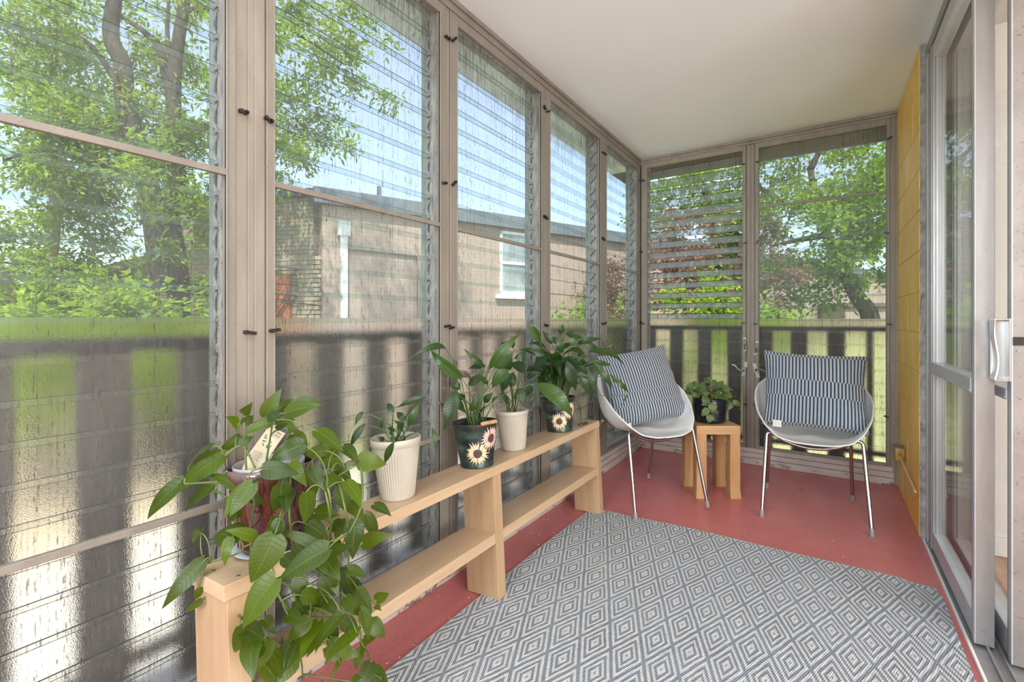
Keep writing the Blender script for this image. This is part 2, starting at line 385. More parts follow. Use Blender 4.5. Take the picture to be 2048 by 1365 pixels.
def m_clear(name, dirt0):
    m = N(name)
    tr = m.n('BsdfTransparent'); tr.inputs[0].default_value = (.90, .945, .93, 1)
    gl = m.n('BsdfGlossy'); gl.inputs['Roughness'].default_value = .03
    df = m.n('BsdfDiffuse'); df.inputs[0].default_value = (.55, .58, .56, 1)
    tl_ = m.n('BsdfTranslucent'); tl_.inputs[0].default_value = (.80, .83, .80, 1); dm = m.n('MixShader'); dm.inputs[0].default_value = .6; m.l(df.outputs[0], dm.inputs[1]); m.l(tl_.outputs[0], dm.inputs[2])
    dirt = m.math('MULTIPLY_ADD', m.noise(7, 5, .65), .16, dirt0, clamp=True)
    m1 = m.n('MixShader'); m.l(dirt, m1.inputs[0]); m.l(tr.outputs[0], m1.inputs[1]); m.l(dm.outputs[0], m1.inputs[2])
    fr = m.n('Fresnel'); fr.inputs[0].default_value = 1.45
    ge = m.n('NewGeometry'); front = m.math('SUBTRACT', 1.0, ge.outputs['Backfacing'])
    m2 = m.n('MixShader'); m.l(m.math('MULTIPLY', m.math('MULTIPLY', fr.outputs[0], .5), front), m2.inputs[0]); m.l(m1.outputs[0], m2.inputs[1]); m.l(gl.outputs[0], m2.inputs[2])
    return m.done(m2.outputs[0])
M['glass'] = m_clear('clear_louvre_glass', -.02); M['glass_dusty'] = m_clear('dusty_louvre_glass', .26); M['glass_film'] = m_clear('filmy_louvre_glass', .03)
def m_edge():
    m = N('glass_cut_edge'); tr = m.n('BsdfTransparent'); tr.inputs[0].default_value = (.10, .14, .14, 1)
    p = m.bsdf((.05, .075, .075), .2); mx = m.n('MixShader'); mx.inputs[0].default_value = .5
    m.l(tr.outputs[0], mx.inputs[1]); m.l(p, mx.inputs[2]); return m.done(mx.outputs[0])
M['edge'] = m_edge()
def m_frost():
    m = N('obscure_louvre_glass')
    nb = m.bump(m.noise(330, 2, .6), .35, .0012)
    rf = m.n('BsdfRefraction'); rf.inputs['Color'].default_value = (.97, .98, .965, 1); rf.inputs['Roughness'].default_value = .105; rf.inputs['IOR'].default_value = 1.42
    m.l(nb, rf.inputs['Normal'])
    gl = m.n('BsdfGlossy'); gl.inputs['Roughness'].default_value = .25
    df = m.n('BsdfDiffuse'); df.inputs[0].default_value = (.62, .62, .59, 1)
    m1 = m.n('MixShader'); m.l(m.math('MULTIPLY_ADD', m.noise(9, 5, .65), .05, -.005), m1.inputs[0]); m.l(rf.outputs[0], m1.inputs[1]); m.l(df.outputs[0], m1.inputs[2])
    m2 = m.n('MixShader'); m2.inputs[0].default_value = .022; m.l(m1.outputs[0], m2.inputs[1]); m.l(gl.outputs[0], m2.inputs[2])
    return m.done(m2.outputs[0])
M['frost'] = m_frost()
def m_screen(name, topamt):
    m = N(name)
    tr = m.n('BsdfTransparent'); df = m.n('BsdfDiffuse')
    streak = m.step(m.noise(58, 2, .6, stretch=(3.2, 1, .03)), .46, .60)
    dots = m.step(m.noise(66, 3, .75, stretch=(3.4, 1, .62)), .53, .64)
    st = m.math('MULTIPLY', streak, m.math('MULTIPLY_ADD', dots, .88, .12))
    sx = m.n('SeparateXYZ'); m.l(m.tc(), sx.inputs[0])
    top = m.step(sx.outputs[2], 1.95, 2.36)
    topd = m.math('MULTIPLY', top, m.math('MULTIPLY', m.step(m.noise(75, 4, .75, stretch=(1.6, 1, .12)), .36, .66), m.step(m.noise(5, 3), .32, .55)))
    a = m.math('ADD', m.math('MULTIPLY', m.noise(3, 4), .05), .022)
    a = m.math('ADD', a, m.math('MULTIPLY', st, .45))
    a = m.math('ADD', a, m.math('MULTIPLY', topd, topamt), clamp=True)
    m.val(m.mix(m.math('MAXIMUM', st, m.math('MULTIPLY', topd, .8)), (.15, .148, .14), (.075, .07, .058)), df.inputs[0])
    mx = m.n('MixShader'); m.l(a, mx.inputs[0]); m.l(tr.outputs[0], mx.inputs[1]); m.l(df.outputs[0], mx.inputs[2])
    return m.done(mx.outputs[0])
M['screen'] = m_screen('dusty_insect_screen', .42); M['screen_back'] = m_screen('cleaner_insect_screen', .10)
def m_pane():
    m = N('door_glass'); tr = m.n('BsdfTransparent'); tr.inputs[0].default_value = (.95, .965, .955, 1)
    gl = m.n('BsdfGlossy'); gl.inputs['Roughness'].default_value = .012
    fr = m.n('Fresnel'); fr.inputs[0].default_value = 1.52
    ge = m.n('NewGeometry'); front = m.math('SUBTRACT', 1.0, ge.outputs['Backfacing'])
    mx = m.n('MixShader'); m.l(m.math('MULTIPLY', fr.outputs[0], front), mx.inputs[0]); m.l(tr.outputs[0], mx.inputs[1]); m.l(gl.outputs[0], mx.inputs[2]); return m.done(mx.outputs[0])
M['pane'] = m_pane()
def m_farpane():
    m = N('far_window_pane'); return m.done(m.bsdf(m.ramp(m.noise(2, 3), [(.3, (.16, .19, .19)), (.7, (.42, .46, .46))]), .08, spec=.8))
M['farpane'] = m_farpane()
def m_potglaze():
    m = N('red_brown_drip_glaze')
    f = m.noise(11, 4, .6, stretch=(2.4, 2.4, .35))
    c = m.ramp(f, [(.36, (.012, .006, .006)), (.5, (.050, .013, .009)), (.66, (.10, .028, .014))])
    sx = m.n('SeparateXYZ'); m.l(m.tc(), sx.inputs[0])
    lip = m.math('MULTIPLY', m.step(sx.outputs[2], .18, .205), m.step(m.noise(14, 3), .3, .55))
    c = m.mix(m.math('MULTIPLY', lip, .6), c, (.17, .14, .14))
    return m.done(m.bsdf(c, .12, normal=m.bump(f, .2, .004), Coat_Weight=.4))
M['potglaze'] = m_potglaze()
def m_bucket():
    m = N('teal_black_patina')
    c = m.ramp(m.noise(16, 5, .6, stretch=(1, 1, 1.6)), [(.32, (.010, .011, .012)), (.52, (.022, .036, .032)), (.64, (.055, .095, .075)), (.8, (.13, .22, .19))])
    return m.done(m.bsdf(c, .28, metal=.25, normal=m.bump(m.noise(25, 3), .12, .004)))
M['bucket'] = m_bucket()

# ------------------------------------------------------------------ leaf tables (metres): base, tip, upper-side normal, width, tint, arch
POTHOS = [
 (-1.2,0.551,0.755,-1.284,0.493,0.671,0.305,-0.899,0.315,0.058,0.7,0.131),(-1.2,0.524,0.782,-1.279,0.507,0.713,-0.367,-0.716,0.593,0.034,0.4,0.121),
 (-1.2,0.465,0.72,-1.274,0.425,0.631,0.329,-0.933,0.143,0.04,0.35,0.11),(-1.2,0.531,0.69,-1.262,0.496,0.625,0.189,-0.926,0.325,0.031,0.4,0.151),
 (-1.129,0.568,0.68,-1.226,0.525,0.714,0.451,-0.399,0.798,0.034,0.6,0.118),(-1.166,0.567,0.831,-1.161,0.539,0.856,0.832,0.442,0.334,0.033,0.6,0.074),
 (-1.153,0.576,0.831,-1.17,0.605,0.847,0.578,-0.119,0.807,0.026,0.2,0.109),(-1.149,0.627,0.843,-1.129,0.655,0.91,0.685,-0.721,0.102,0.043,0.5,0.156),
 (-1.052,0.596,0.852,-1.09,0.603,0.865,0.086,-0.716,0.693,0.032,0.1,0.066),(-1.256,0.627,0.839,-1.206,0.624,0.873,0.352,-0.731,-0.584,0.028,0.35,0.125),
 (-1.155,0.67,0.852,-1.121,0.68,0.882,0.126,-0.98,0.157,0.029,0.5,0.085),(-1.097,0.649,0.854,-1.029,0.694,0.873,0.327,-0.753,0.571,0.049,0.6,0.053),
 (-1.14,0.705,0.868,-1.099,0.753,0.853,0.744,-0.472,0.473,0.039,0.4,0.09),(-1.109,0.63,0.826,-1.076,0.658,0.838,0.522,-0.763,0.382,0.033,0.2,0.155),
 (-1.083,0.599,0.84,-1.11,0.555,0.82,0.528,-0.609,0.592,0.031,0.6,0.088),(-1.2,0.589,0.795,-1.234,0.554,0.757,0.768,-0.631,-0.109,0.026,0.4,0.132),
 (-1.118,0.551,0.795,-1.115,0.578,0.809,0.664,-0.394,0.635,0.024,0.15,0.06),(-0.944,0.595,0.812,-0.992,0.55,0.78,0.577,-0.78,0.241,0.046,0.05,0.152),
 (-1.024,0.554,0.756,-0.962,0.599,0.743,0.593,-0.692,0.412,0.046,0.1,0.059),(-1.008,0.673,0.816,-0.936,0.692,0.774,0.533,-0.241,0.811,0.045,0.65,0.055),
 (-1.025,0.697,0.781,-1.024,0.739,0.735,0.977,-0.166,-0.13,0.046,0.75,0.115),(-0.977,0.669,0.777,-1.033,0.66,0.759,0.151,-0.987,0.063,0.032,0.35,0.151),
 (-0.982,0.726,0.772,-0.924,0.726,0.737,0.493,-0.328,0.806,0.035,0.2,0.13),(-0.993,0.779,0.722,-0.958,0.84,0.703,0.855,-0.377,0.355,0.054,0.95,0.098),
 (-1.005,0.711,0.705,-0.963,0.71,0.671,0.532,-0.513,0.674,0.03,0.2,0.16),(-0.982,0.715,0.732,-0.979,0.746,0.664,0.98,-0.191,-0.053,0.024,0.25,0.13),
 (-0.975,0.719,0.671,-0.969,0.721,0.619,0.678,-0.733,0.046,0.046,0.4,0.091),(-0.967,0.748,0.672,-0.989,0.775,0.609,0.946,-0.002,-0.325,0.034,0.85,0.087),
 (-0.998,0.752,0.623,-0.941,0.755,0.585,0.548,-0.212,0.809,0.044,0.5,0.09),(-0.996,0.801,0.576,-0.986,0.832,0.499,0.994,-0.041,0.105,0.039,0.3,0.134),
 (-0.983,0.786,0.512,-0.912,0.822,0.539,0.242,-0.846,0.474,0.042,0.75,0.135),(-0.949,0.604,0.703,-0.963,0.611,0.628,0.983,0.071,-0.172,0.045,0.6,0.114),
 (-1.013,0.67,0.62,-0.933,0.682,0.629,0.029,-0.706,0.707,0.045,0.35,0.101),(-1.001,0.581,0.721,-1.037,0.584,0.648,0.87,-0.238,-0.432,0.046,0.25,0.121),
 (-1.079,0.553,0.679,-1.069,0.58,0.661,0.897,0.006,0.441,0.025,0.2,0.146),(-1.06,0.518,0.608,-1.118,0.495,0.609,0.182,-0.414,0.892,0.067,0.2,0.108),
 (-0.989,0.517,0.627,-1.016,0.471,0.653,0.772,-0.088,0.629,0.03,0.8,0.126),(-0.902,0.599,0.603,-0.987,0.561,0.628,0.452,-0.548,0.704,0.024,0.15,0.114),
 (-1.2,0.5,0.592,-1.226,0.496,0.561,-0.154,-0.956,0.25,0.024,0.6,0.12),(-1.2,0.503,0.591,-1.211,0.514,0.599,0.188,-0.47,0.862,0.013,0.1,0.122),
 (-0.947,0.533,0.636,-0.967,0.496,0.55,0.883,-0.47,-0.001,0.068,0.55,0.102),(-0.865,0.6,0.604,-0.932,0.532,0.547,0.266,-0.761,0.592,0.055,0.2,0.07),
 (-0.927,0.643,0.552,-0.858,0.663,0.587,-0.109,-0.756,0.645,0.037,0.2,0.117),(-0.989,0.637,0.611,-0.957,0.667,0.572,0.816,-0.182,0.549,0.041,0.2,0.095),
 (-0.925,0.524,0.558,-0.964,0.479,0.469,0.262,-0.903,0.34,0.067,0.8,0.091),(-1.16,0.491,0.54,-1.199,0.426,0.454,0.549,-0.766,0.334,0.042,0.25,0.087),
 (-1.16,0.482,0.485,-1.173,0.48,0.456,0.916,-0.1,-0.388,0.021,0.5,0.139),(-1.16,0.489,0.452,-1.202,0.473,0.421,0.009,-0.899,0.437,0.02,0.4,0.112),
 (-0.997,0.487,0.455,-1.036,0.5,0.38,0.874,-0.115,-0.471,0.029,0.35,0.148),(-1.007,0.505,0.44,-0.939,0.509,0.436,0.069,-0.3,0.951,0.042,0.1,0.065),
 (-0.965,0.521,0.41,-1.013,0.5,0.375,0.235,-0.938,0.253,0.037,0.2,0.075),(-0.98,0.535,0.41,-0.991,0.511,0.347,0.71,-0.688,0.15,0.051,0.7,0.151),
 (-0.982,0.546,0.375,-0.969,0.562,0.314,0.886,0.372,0.276,0.035,0.45,0.096),(-1.022,0.639,0.483,-1.021,0.625,0.431,0.888,-0.437,0.141,0.039,0.35,0.102),
 (-0.949,0.652,0.536,-0.897,0.655,0.504,0.477,-0.496,0.726,0.045,0.4,0.136),(-0.968,0.663,0.489,-0.967,0.692,0.434,0.932,-0.331,-0.149,0.044,0.35,0.153),
 (-0.999,0.655,0.431,-1.008,0.673,0.385,0.57,-0.723,-0.391,0.039,0.3,0.159),(-0.971,0.674,0.421,-0.941,0.676,0.399,0.574,-0.358,0.737,0.031,0.3,0.116),
 (-0.993,0.589,0.429,-0.936,0.595,0.429,0.065,-0.605,0.794,0.034,0.35,0.087),(-0.96,0.621,0.412,-0.987,0.586,0.374,0.45,-0.788,0.42,0.039,0.6,0.132),
 (-0.889,0.656,0.43,-0.945,0.626,0.338,-0.102,-0.928,0.359,0.034,0.35,0.151),(-0.909,0.667,0.405,-0.899,0.707,0.36,0.985,-0.059,0.163,0.036,0.3,0.097),
 (-0.948,0.713,0.488,-0.915,0.741,0.467,0.692,-0.301,0.656,0.029,0.4,0.15),(-0.927,0.727,0.441,-0.894,0.74,0.386,0.857,-0.166,0.488,0.029,0.3,0.083),
 (-0.915,0.771,0.394,-0.907,0.804,0.399,0.189,-0.204,0.961,0.037,0.7,0.098),(-0.902,0.72,0.403,-0.879,0.717,0.343,0.925,-0.122,0.36,0.032,0.6,0.103),
 (-0.911,0.75,0.358,-0.885,0.771,0.316,0.828,-0.5,0.255,0.04,0.5,0.114),(-0.896,0.724,0.312,-0.922,0.733,0.255,-0.505,-0.859,0.09,0.028,0.35,0.137),
 (-0.853,0.669,0.393,-0.929,0.632,0.29,-0.488,-0.644,0.589,0.046,0.4,0.16),(-0.902,0.66,0.313,-0.93,0.658,0.262,-0.616,-0.703,0.356,0.037,0.5,0.121),
 (-0.926,0.704,0.431,-0.928,0.74,0.37,0.911,-0.338,-0.236,0.031,0.5,0.151),(-0.908,0.764,0.389,-0.878,0.755,0.391,-0.208,-0.536,0.818,0.016,0.7,0.118),
 (-0.926,0.692,0.44,-0.884,0.681,0.416,0.202,-0.708,0.677,0.028,0.4,0.056),(-0.994,0.538,0.347,-0.976,0.556,0.305,0.908,0.04,0.417,0.04,0.5,0.097),
 (-0.907,0.693,0.25,-0.875,0.698,0.27,-0.331,-0.63,0.702,0.025,0.3,0.091),(-1.103,0.537,0.637,-1.087,0.51,0.679,0.923,-0.039,-0.382,0.03,0.2,0.106),
 (-0.984,0.576,0.564,-0.959,0.597,0.533,0.836,-0.344,0.427,0.034,0.25,0.078),(-0.992,0.607,0.579,-0.969,0.624,0.549,0.788,-0.532,0.311,0.035,0.2,0.131),
 (-1.012,0.718,0.579,-0.966,0.722,0.562,0.334,-0.521,0.786,0.038,0.3,0.123),(-1.025,0.555,0.426,-0.98,0.554,0.409,0.302,-0.4,0.865,0.029,0.2,0.103),
 (-1.014,0.62,0.436,-1.008,0.649,0.382,0.992,0.015,0.125,0.033,0.3,0.067),(-0.973,0.696,0.317,-0.978,0.731,0.268,0.941,-0.222,-0.255,0.026,0.4,0.157),
 (-1.203,0.698,0.799,-1.175,0.731,0.784,0.765,-0.462,0.448,0.035,0.7,0.089),(-1.17,0.709,0.777,-1.119,0.721,0.736,0.624,-0.448,0.64,0.047,0.85,0.092),
 (-1.079,0.746,0.725,-1.029,0.749,0.693,0.525,-0.277,0.804,0.046,0.8,0.098),(-1.019,0.762,0.567,-1.064,0.761,0.51,0.068,-0.997,-0.046,0.031,0.3,0.131),]
VINES = [
 [[-1.096,0.614,0.717],[-1.078,0.626,0.707],[-1.005,0.591,0.671],[-1.011,0.587,0.631],[-1.025,0.577,0.599]],
 [[-1.052,0.643,0.707],[-1.008,0.673,0.712],[-0.925,0.644,0.671],[-1.025,0.721,0.536],[-1.025,0.711,0.496],[-1.025,0.746,0.426],[-1.025,0.749,0.334]],
 [[-1.017,0.667,0.717],[-0.973,0.696,0.707],[-0.892,0.666,0.651],[-1.025,0.773,0.493],[-1.025,0.776,0.395],[-1.025,0.804,0.306],[-1.025,0.814,0.23],[-1.025,0.829,0.198]],
 [[-1.113,0.602,0.707],[-1.068,0.548,0.715],[-1.062,0.552,0.671],[-1.068,0.548,0.622],[-1.025,0.528,0.573],[-1.025,0.55,0.515]],
 [[-1.061,0.638,0.707],[-0.997,0.596,0.651],[-1.025,0.621,0.565],[-1.025,0.638,0.485],[-1.025,0.663,0.363]],
 [[-0.999,0.679,0.712],[-0.921,0.647,0.681],[-1.025,0.717,0.532]],[[-1.025,0.585,0.499],[-1.025,0.627,0.449],[-1.025,0.661,0.37],[-1.025,0.666,0.341]],
 [[-1.077,0.543,0.725],[-1.093,0.532,0.671],[-1.097,0.529,0.612],[-1.025,0.508,0.595],[-1.18,0.506,0.523]],
 [[-1.025,0.574,0.502],[-1.025,0.595,0.445],[-1.025,0.627,0.403],[-1.025,0.702,0.351],[-1.025,0.746,0.336]],[[-1.025,0.508,0.451],[-1.18,0.554,0.398],[-1.18,0.501,0.44]],
 [[-1.025,0.663,0.363],[-1.025,0.684,0.32],[-1.025,0.627,0.321],[-1.025,0.579,0.364],[-1.025,0.555,0.387],[-1.025,0.512,0.434]],
 [[-1.025,0.684,0.422],[-1.025,0.702,0.343],[-1.025,0.672,0.311],[-1.025,0.616,0.307]],[[-1.025,0.595,0.375],[-1.025,0.6,0.342],[-1.025,0.638,0.294],[-1.025,0.646,0.242]],
 [[-1.025,0.829,0.198],[-1.025,0.814,0.16],[-1.025,0.836,0.12],[-1.025,0.858,0.097]],[[-1.18,0.544,0.76],[-1.157,0.573,0.781],[-1.131,0.591,0.728]],
 [[-1.18,0.525,0.685],[-1.101,0.526,0.681],[-1.081,0.54,0.71]],[[-1.18,0.544,0.7],[-1.18,0.461,0.719]],[[-1.148,0.579,0.707],[-1.153,0.576,0.833]],
 [[-1.113,0.602,0.712],[-1.096,0.614,0.839]],[[-0.938,0.72,0.733],[-0.969,0.699,0.707]],[[-0.921,0.731,0.733],[-0.863,0.686,0.671],[-0.888,0.669,0.602]],]
LILY_B1 = [
 (-1.168,1.401,0.853,-1.267,1.326,0.969,0.512,-0.851,-0.115,0.05,0.75,0.2),(-1.238,1.39,0.964,-1.279,1.228,0.937,0.774,-0.289,0.564,0.029,0.4,0.35),
 (-1.169,1.365,0.814,-1.185,1.312,0.669,0.684,-0.706,0.181,0.055,0.15,0.1),(-1.091,1.465,0.887,-0.979,1.534,1.035,0.394,-0.91,0.126,0.037,0.75,0.25),
 (-1.113,1.534,0.888,-1.043,1.571,0.958,0.455,-0.891,0.008,0.056,0.5,0.082),(-1.136,1.495,0.897,-1.192,1.436,0.967,0.672,-0.737,-0.076,0.026,0.4,0.25),
 (-1.142,1.515,0.895,-1.199,1.475,0.884,0.282,-0.611,0.74,0.037,0.15,0.093),(-1.009,1.484,0.891,-1.07,1.459,0.818,0.107,-0.963,0.246,0.053,0.65,0.191),
 (-0.907,1.516,0.844,-0.779,1.57,0.715,0.645,-0.673,0.362,0.062,0.7,0.3),(-1.204,1.413,0.768,-1.16,1.414,0.718,0.284,-0.93,0.235,0.031,0.6,0.162),
 (-1.219,1.451,0.807,-1.251,1.421,0.827,0.738,-0.613,0.28,0.037,0.2,0.071),(-1.149,1.426,0.724,-1.122,1.426,0.793,0.724,-0.627,-0.285,0.029,0.75,0.126),
 (-1.158,1.468,0.725,-1.142,1.493,0.765,0.716,-0.683,0.146,0.026,0.5,0.094),(-1.071,1.466,0.749,-1.03,1.452,0.793,-0.543,-0.804,0.24,0.025,0.6,0.197),
 (-1.2,1.476,0.815,-1.15,1.513,0.87,0.587,-0.809,0.02,0.034,0.2,0.066),(-1.103,1.481,0.828,-1.129,1.427,0.868,0.902,-0.143,0.406,0.027,0.35,0.073),
 (-1.197,1.454,0.763,-1.216,1.42,0.796,0.628,-0.692,-0.356,0.028,0.3,0.068),(-1.154,1.519,0.745,-1.119,1.534,0.79,0.292,-0.951,0.103,0.031,0.35,0.096),
 (-1.169,1.497,0.685,-1.13,1.496,0.739,0.076,-0.995,-0.069,0.022,0.5,0.196),(-1.097,1.557,0.988,-1.054,1.57,0.976,0.375,-0.586,0.718,0.019,0.4,0.072),]
LILY_C1 = [
 (-1.155,1.044,0.784,-1.192,1.049,0.809,0.243,-0.808,0.537,0.023,0.1,0.144),(-1.083,1.116,0.83,-1.162,1.062,0.795,0.351,-0.812,0.467,0.023,0.15,0.12),
 (-1.118,1.069,0.738,-1.098,1.101,0.818,0.688,-0.716,0.118,0.023,0.55,0.2),(-1.106,1.053,0.76,-1.15,1.051,0.785,0.283,-0.862,0.42,0.024,0.1,0.2),
 (-1.101,1.032,0.74,-1.104,0.995,0.774,0.99,0.029,0.141,0.022,0.1,0.2),(-1.189,1.021,0.724,-1.158,1.007,0.772,-0.049,-0.964,-0.263,0.012,0.55,0.078),
 (-1.239,0.988,0.787,-1.244,0.963,0.746,0.596,-0.718,0.359,0.019,0.4,0.141),(-1.208,0.972,0.755,-1.23,0.932,0.684,0.572,-0.778,0.261,0.024,0.12,0.15),
 (-1.052,1.113,0.734,-1.037,1.108,0.673,0.813,-0.523,0.256,0.016,0.5,0.119),(-1.169,1.059,0.717,-1.203,1.058,0.726,0.242,-0.527,0.815,0.013,0.3,0.152),
 (-1.119,1.032,0.723,-1.147,1.051,0.747,0.565,-0.183,0.804,0.014,0.75,0.152),(-1.078,0.975,0.716,-1.119,0.974,0.642,0.324,-0.931,-0.165,0.023,0.15,0.1),
 (-1.156,1.007,0.702,-1.165,0.981,0.718,0.942,-0.332,-0.04,0.016,0.2,0.084),(-1.134,0.998,0.694,-1.128,1.007,0.704,0.376,-0.779,0.502,0.013,0.75,0.167),
 (-1.143,1.076,0.711,-1.146,1.104,0.739,0.858,-0.311,0.408,0.011,0.3,0.11),(-1.183,1.061,0.703,-1.18,1.052,0.725,0.491,-0.769,-0.411,0.011,0.4,0.12),]
LILY_C2 = [
 (-1.146,1.714,0.849,-1.193,1.702,0.757,0.081,-0.993,0.09,0.047,0.35,0.176),(-1.076,1.7,0.854,-1.14,1.675,0.892,0.576,-0.335,0.746,0.066,0.05,0.2),
 (-1.108,1.704,0.789,-1.086,1.703,0.71,0.743,-0.635,0.212,0.041,0.45,0.077),(-1.161,1.728,0.782,-1.164,1.749,0.851,0.691,-0.685,0.231,0.041,0.4,0.122),
 (-1.176,1.694,0.764,-1.176,1.661,0.719,0.733,-0.547,0.404,0.028,0.4,0.143),(-1.194,1.742,0.853,-1.153,1.73,0.942,0.183,-0.96,-0.213,0.048,0.45,0.197),
 (-1.093,1.749,0.825,-1.038,1.762,0.854,0.017,-0.927,0.374,0.03,0.1,0.115),(-1.143,1.776,0.874,-1.14,1.799,0.949,0.262,-0.926,0.272,0.041,0.3,0.11),
 (-1.172,1.721,0.7,-1.202,1.729,0.751,0.677,-0.543,0.496,0.024,0.5,0.198),(-1.077,1.736,0.801,-1.078,1.763,0.757,0.453,-0.751,-0.48,0.033,0.25,0.08),
 (-1.132,1.723,0.731,-1.132,1.742,0.782,0.567,-0.776,0.275,0.027,0.6,0.074),(-1.211,1.706,0.794,-1.241,1.702,0.82,0.614,-0.474,0.632,0.034,0.5,0.105),]
LILY_B2 = [
 (-1.201,2.047,0.97,-1.252,2.003,1.08,0.489,-0.864,-0.124,0.049,0.65,0.12),(-1.138,2.149,1.009,-1.126,2.148,1.06,0.144,-0.988,-0.055,0.038,0.3,0.086),
 (-1.104,2.136,1.011,-1.027,2.178,0.984,0.542,-0.737,0.404,0.044,0.2,0.2),(-1.064,2.115,0.946,-1.047,2.153,1.008,0.63,-0.728,0.271,0.042,0.6,0.198),
 (-1.068,2.184,0.956,-0.956,2.262,0.985,0.45,-0.795,0.406,0.033,0.15,0.15),(-1.019,2.193,0.963,-0.965,2.231,0.935,0.533,-0.839,-0.114,0.031,0.3,0.155),
 (-1.169,2.117,0.956,-1.216,2.092,1.023,0.725,-0.629,0.281,0.038,0.3,0.11),(-1.106,2.099,0.914,-1.124,2.068,1.003,0.659,-0.742,-0.126,0.042,0.35,0.19),
 (-1.003,2.131,0.911,-1.079,2.119,0.936,0.332,-0.584,0.741,0.038,0.2,0.154),(-1.206,2.116,0.937,-1.284,2.073,0.96,0.5,-0.544,0.674,0.027,0.15,0.163),
 (-1.183,2.108,0.901,-1.283,2.02,0.928,0.654,-0.757,-0.017,0.045,0.45,0.093),(-1.147,2.047,0.9,-1.213,1.994,0.806,-0.075,-0.847,0.526,0.059,0.12,0.15),
 (-1.062,2.068,0.879,-1.037,2.119,0.729,0.571,-0.802,-0.179,0.058,0.2,0.15),(-1.049,2.149,0.85,-1.003,2.185,0.801,0.777,-0.514,0.363,0.039,0.3,0.156),
 (-0.999,2.182,0.842,-0.957,2.186,0.705,0.336,-0.939,0.075,0.032,0.35,0.12),(-1.032,2.136,0.804,-0.985,2.201,0.687,0.821,-0.571,0.012,0.047,0.3,0.12),
 (-0.984,2.144,0.922,-0.83,2.224,0.858,0.545,-0.557,0.627,0.046,0.45,0.3),(-0.995,2.185,0.869,-0.911,2.273,0.846,0.725,-0.606,0.326,0.03,0.6,0.12),
 (-0.966,2.157,0.872,-0.886,2.212,0.74,0.668,-0.738,0.091,0.038,0.45,0.2),(-0.899,2.213,0.809,-0.82,2.275,0.716,0.617,-0.787,0.002,0.028,0.45,0.25),
 (-1.283,2.052,0.689,-1.263,2.071,0.763,0.438,-0.893,0.106,0.033,0.2,0.076),(-1.283,1.92,0.941,-1.281,1.91,1.002,0.785,-0.605,-0.133,0.026,0.4,0.143),
 (-1.284,2.015,0.887,-1.282,1.925,0.888,0.742,0.031,0.67,0.037,0.4,0.128),(-1.248,2.064,0.838,-1.285,2.051,0.811,-0.163,-0.794,0.586,0.037,0.3,0.15),
 (-1.138,2.113,0.887,-1.163,2.063,0.843,0.421,-0.706,0.57,0.042,0.25,0.127),(-1.126,2.157,0.932,-1.095,2.188,0.963,0,-0.712,0.702,0.039,0.4,0.081),
 (-1.171,2.152,0.92,-1.145,2.194,0.956,0.403,-0.719,0.566,0.037,0.5,0.174),(-1.064,2.127,0.89,-1.036,2.185,0.84,0.445,-0.696,-0.563,0.039,0.3,0.148),
 (-1.209,2.102,0.906,-1.244,2.068,0.87,0.245,-0.813,0.527,0.039,0.35,0.089),(-1.135,2.163,0.836,-1.154,2.143,0.784,0.457,-0.871,0.182,0.032,0.4,0.072),
 (-1.167,2.166,0.952,-1.189,2.141,0.995,0.888,-0.401,0.223,0.037,0.4,0.144),(-1.065,2.198,0.906,-1.013,2.197,0.887,0.195,-0.78,0.595,0.032,0.5,0.192),
 (-1.197,2.134,0.793,-1.214,2.121,0.751,0.05,-0.96,0.277,0.027,0.2,0.076),(-1.109,2.193,0.804,-1.085,2.191,0.752,0.659,-0.675,0.331,0.027,0.3,0.113),
 (-1.043,2.225,0.879,-1.054,2.2,0.838,0.26,-0.856,0.447,0.029,0.5,0.141),(-1.238,2.119,0.92,-1.279,2.084,0.909,0.599,-0.778,0.191,0.032,0.5,0.067),
 (-0.82,2.266,0.708,-0.84,2.234,0.652,-0.137,-0.834,0.535,0.01,0.9,0.2),(-1.258,2.081,0.699,-1.265,2.067,0.637,0.568,-0.814,0.123,0.016,0.7,0.136),]
